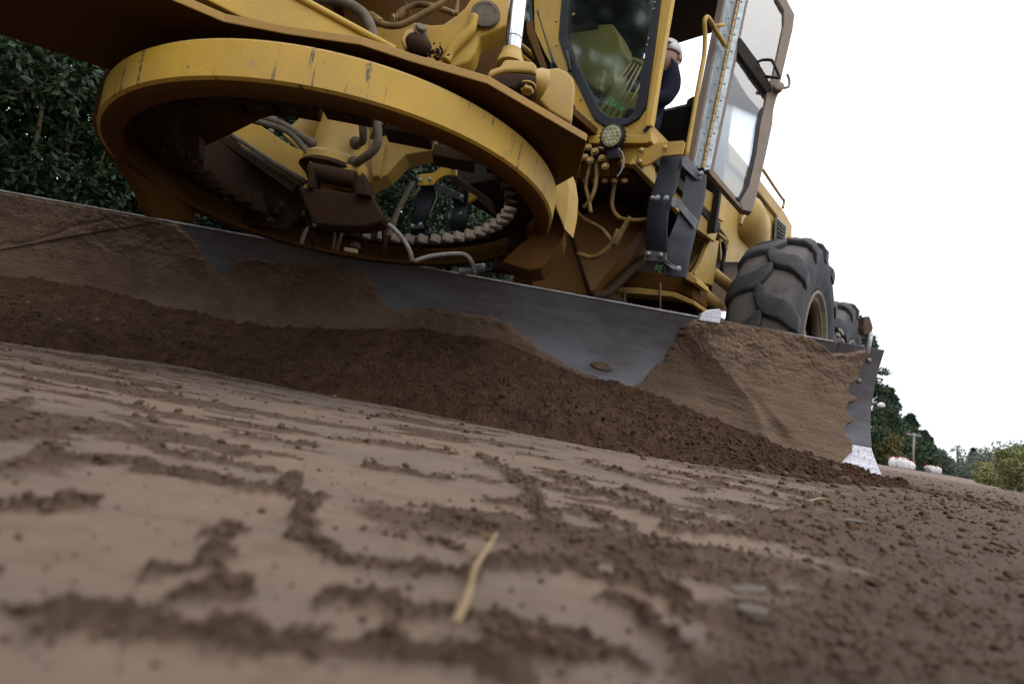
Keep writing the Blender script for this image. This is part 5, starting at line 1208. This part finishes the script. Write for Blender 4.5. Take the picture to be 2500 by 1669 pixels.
# utility pole
def leanpt(b_,h): return b_+np.array([-.145*h,0,h])
b_=farbase(2229,38); e=empty('utility_pole',tuple(b_),'weathered wooden utility pole standing in front of the dark conifers','pole')
hp_=px_h(2231,1056,38); 
P0,P1=b_,onY(2231.5,1056,38); tube('post',[P0,P1],.085,M['pole'],e,10,curve=False,rad=lambda t:1-.25*t); box('crossarm',P1-np.array([0,0,.15]),.55,.05,.06,M['pole'],e,((1,.1,0),(0,1,0),(0,0,1)),.01)
for k in (-.4,.4): cyl('insulator',P1+np.array([k,0.04*k,-.09]),P1+np.array([k,.04*k,.06]),.04,M['boltm'],e,10)
# street lamp whose arm reaches past the blade edge
b_=farbase(2085,20); e=empty('street_lamp',tuple(b_),'street lamp with a long pale arm reaching out of the conifers beside the blade','street lamp')
q0=onY(2080,975,20); q1=onY(2140,982,20); q2=onY(2151,985,20); tube('post',[b_,np.array([q0[0],20,q0[2]])],.07,M['pole'],e,10,curve=False); tube('arm',[q0,(q0+q1)/2+np.array([0,0,.05]),q1],.025,M['zinc'],e,8)
lathe('lamp_head',q2+np.array([0,0,.05]),(0.1,0,-1),[(0,.03),(.04,.11),(.14,.13),(.19,.07)],M['bagw'],e,16)
# bulk bags
def bag(cx_,cy_,Y,w_,h_,label,seed):
    b0=onY(cx_,cy_,Y); b0[2]=-.01
    e=empty('bulk_bag',tuple(b0),label,'bulk bag','white bulk bags in two heaps along the road'); rs=np.random.default_rng(seed)
    n=20;R=9;V=[];Fs=[]
    for i in range(R+1):
        f=i/R; 
        for k in range(n):
            t=2*math.pi*k/n; sq=1/max(abs(math.cos(t)),abs(math.sin(t)))**.7; r=w_*.5*sq*(.8+.25*math.sin(f*math.pi))*(1 if f<.85 else .75-(f-.85)*2)*(1+.06*math.sin(5*t+f*6+seed)+rs.normal()*.02)
            V.append(b0+np.array([r*math.cos(t),r*math.sin(t),f*h_+.04*math.sin(3*t+seed)*(f>.8)]))
    for i in range(R):
        for k in range(n): Fs.append((i*n+k,i*n+(k+1)%n,(i+1)*n+(k+1)%n,(i+1)*n+k))
    Fs.append(tuple(range(R*n,R*n+n))); Fs.append(tuple(range(n))[::-1])
    mk('sack',V,Fs,M['bagw'],e,smooth=True)
    for k in range(4):
        t=math.pi/4+k*math.pi/2; c=b0+np.array([math.cos(t)*w_*.5,math.sin(t)*w_*.5,h_*.86]); tube('lifting_strap',[c-np.array([0,0,.35*h_]),c+np.array([0,0,.05]),c*.6+(b0+np.array([0,0,h_*1.2]))*.4,c+np.array([-math.sin(t),math.cos(t),0])*w_*.25],.035*w_,M['bagr'],e,6)
    return e
bag(2186,1136,36,.66,.66,'white sack with red straps at the left of the nearer heap',1)
bag(2203,1138,35.6,.66,.72,'tallest white sack with red straps in the middle of the nearer heap',2)
bag(2218,1142,36.6,.62,.58,'white sack with red straps at the right end of the nearer heap beside the pole',3)
bag(2272,1150,60,1.0,.8,'left white sack of the farther heap beyond the pole',4)
bag(2283,1152,60,1.0,.8,'right white sack of the farther heap beyond the pole',5)
# bushes at right
for i,(px,Y,h,sp_,lb) in enumerate(((2455,14,.62,.62,'yellow green leafy bush at the right edge beside the road'),(2490,11,.66,.5,'taller pale bush cut by the right edge of the picture'),(2430,17,.45,.55,'low olive bush left of the yellow green one'))):
    b_=farbase(px,Y); tree('roadside_bush',tuple(b_),h*1.35,sp_,7000,.055,M['bush'],lb,'bush',130+i,.0,3,.015,'bushes at the right edge',clumps=70,crad=.26,shape='round')
b_=farbase(2470,14)
for i,(x,y,x2,y2) in enumerate(((2470,1120,2440,1080),(2478,1110,2479,1078),(2455,1110,2462,1092))):
    pass
b_=farbase(2452,60); tree('distant_tree',tuple(b_),3.2,4.5,6000,.28,M['farleaf'],'grey green trees far behind the bushes at the right edge','tree',140,0,1,.1,None,clumps=60,crad=.3)
b_=farbase(2520,45); tree('distant_tree',tuple(b_),3.4,4.5,6000,.24,M['farleaf'],'grey green tree beyond the right edge of the picture','tree',141,0,1,.1,None,clumps=60,crad=.3)

# trees along the road ahead of the machine, behind the photographer
for i,(u_,v_,h_,lb) in enumerate(((-4.6,-3.9,10.5,'tall tree behind the photographer nearest the front of the grader'),(-8.6,-3.6,11,'second tall tree behind the photographer'),(-15,-4.8,11,'third tall tree behind the photographer along the road'),(-20,-3.8,10,'fourth tall tree behind the photographer where the road runs on'),(-21,3.5,8.5,'tree across the road far behind the photographer'),(-27,-1,9.5,'farthest tree behind the photographer closing the road'))):
    p=W(u_,v_,0); tree('roadside_tree',(p[0],p[1],0),h_,2.6,9000,.30,M['needle'],lb,'tree',160+i,.03,1,.2,'trees behind the photographer',clumps=110,shape='cone' if i%2 else 'round',crad=.18 if i%2 else .3)

# bare tree on the open side, which the door glass reflects
_p=DP([(1800,300)])[0]; _d=(_p-CAM)/np.linalg.norm(_p-CAM); _r=_d-2*(_d@dn)*dn; bt=_p+_r*(9/np.linalg.norm(_r[:2])); top_z=bt[2]; bt[2]=0
e=empty('bare_tree',tuple(bt),'leafless tree on the open side of the road beside the photographer','tree'); rs=np.random.default_rng(77)
def limb(p,d,l,r,k):
    q=p+d*l*.5+rs.normal(size=3)*l*.06; e2=p+d*l
    tube('limb' if k else 'trunk',[p,q,e2],r,M['bark'],e,6,4,rad=lambda t:1-.4*t)
    if k<4:
        for _ in range(3 if k else 5):
            nd=d+rs.normal(size=3)*.55+np.array([0,0,.12]); nd/=np.linalg.norm(nd); limb(p+(e2-p)*rs.uniform(.55,1),nd,l*rs.uniform(.55,.8),r*.55,k+1)
limb(bt,np.array([0,0,1.]),2.6,.13,0)

# sapling at far left with a visible forked trunk
p0=onY(75,470,4.1); q=np.array([p0[0],4.1,0.]); e=empty('sapling',tuple(q),'thin forked pale trunk standing among the evergreens at far left','tree')
tube('trunk',[q,p0,onY(80,380,4.1),onY(95,310,4.1),onY(110,210,4.1),onY(118,120,4.1),onY(122,40,4.1)],.022,M['bark2'],e,8,6,rad=lambda t:1-.5*t)
tube('fork',[onY(110,240,4.1),onY(130,205,4.12),onY(138,175,4.12),onY(155,140,4.15),onY(180,90,4.2)],.012,M['bark2'],e,8,6,rad=lambda t:1-.4*t)
for i_,P_ in enumerate((((150,430),(175,330),(200,240)),((215,500),(240,420),(262,350)),((10,330),(30,250),(60,180)),((60,520),(150,440),(165,300)))):
    tube('twig',[onY(x,y,4.3) for x,y in P_],.006,M['bark2'],e,6,5)
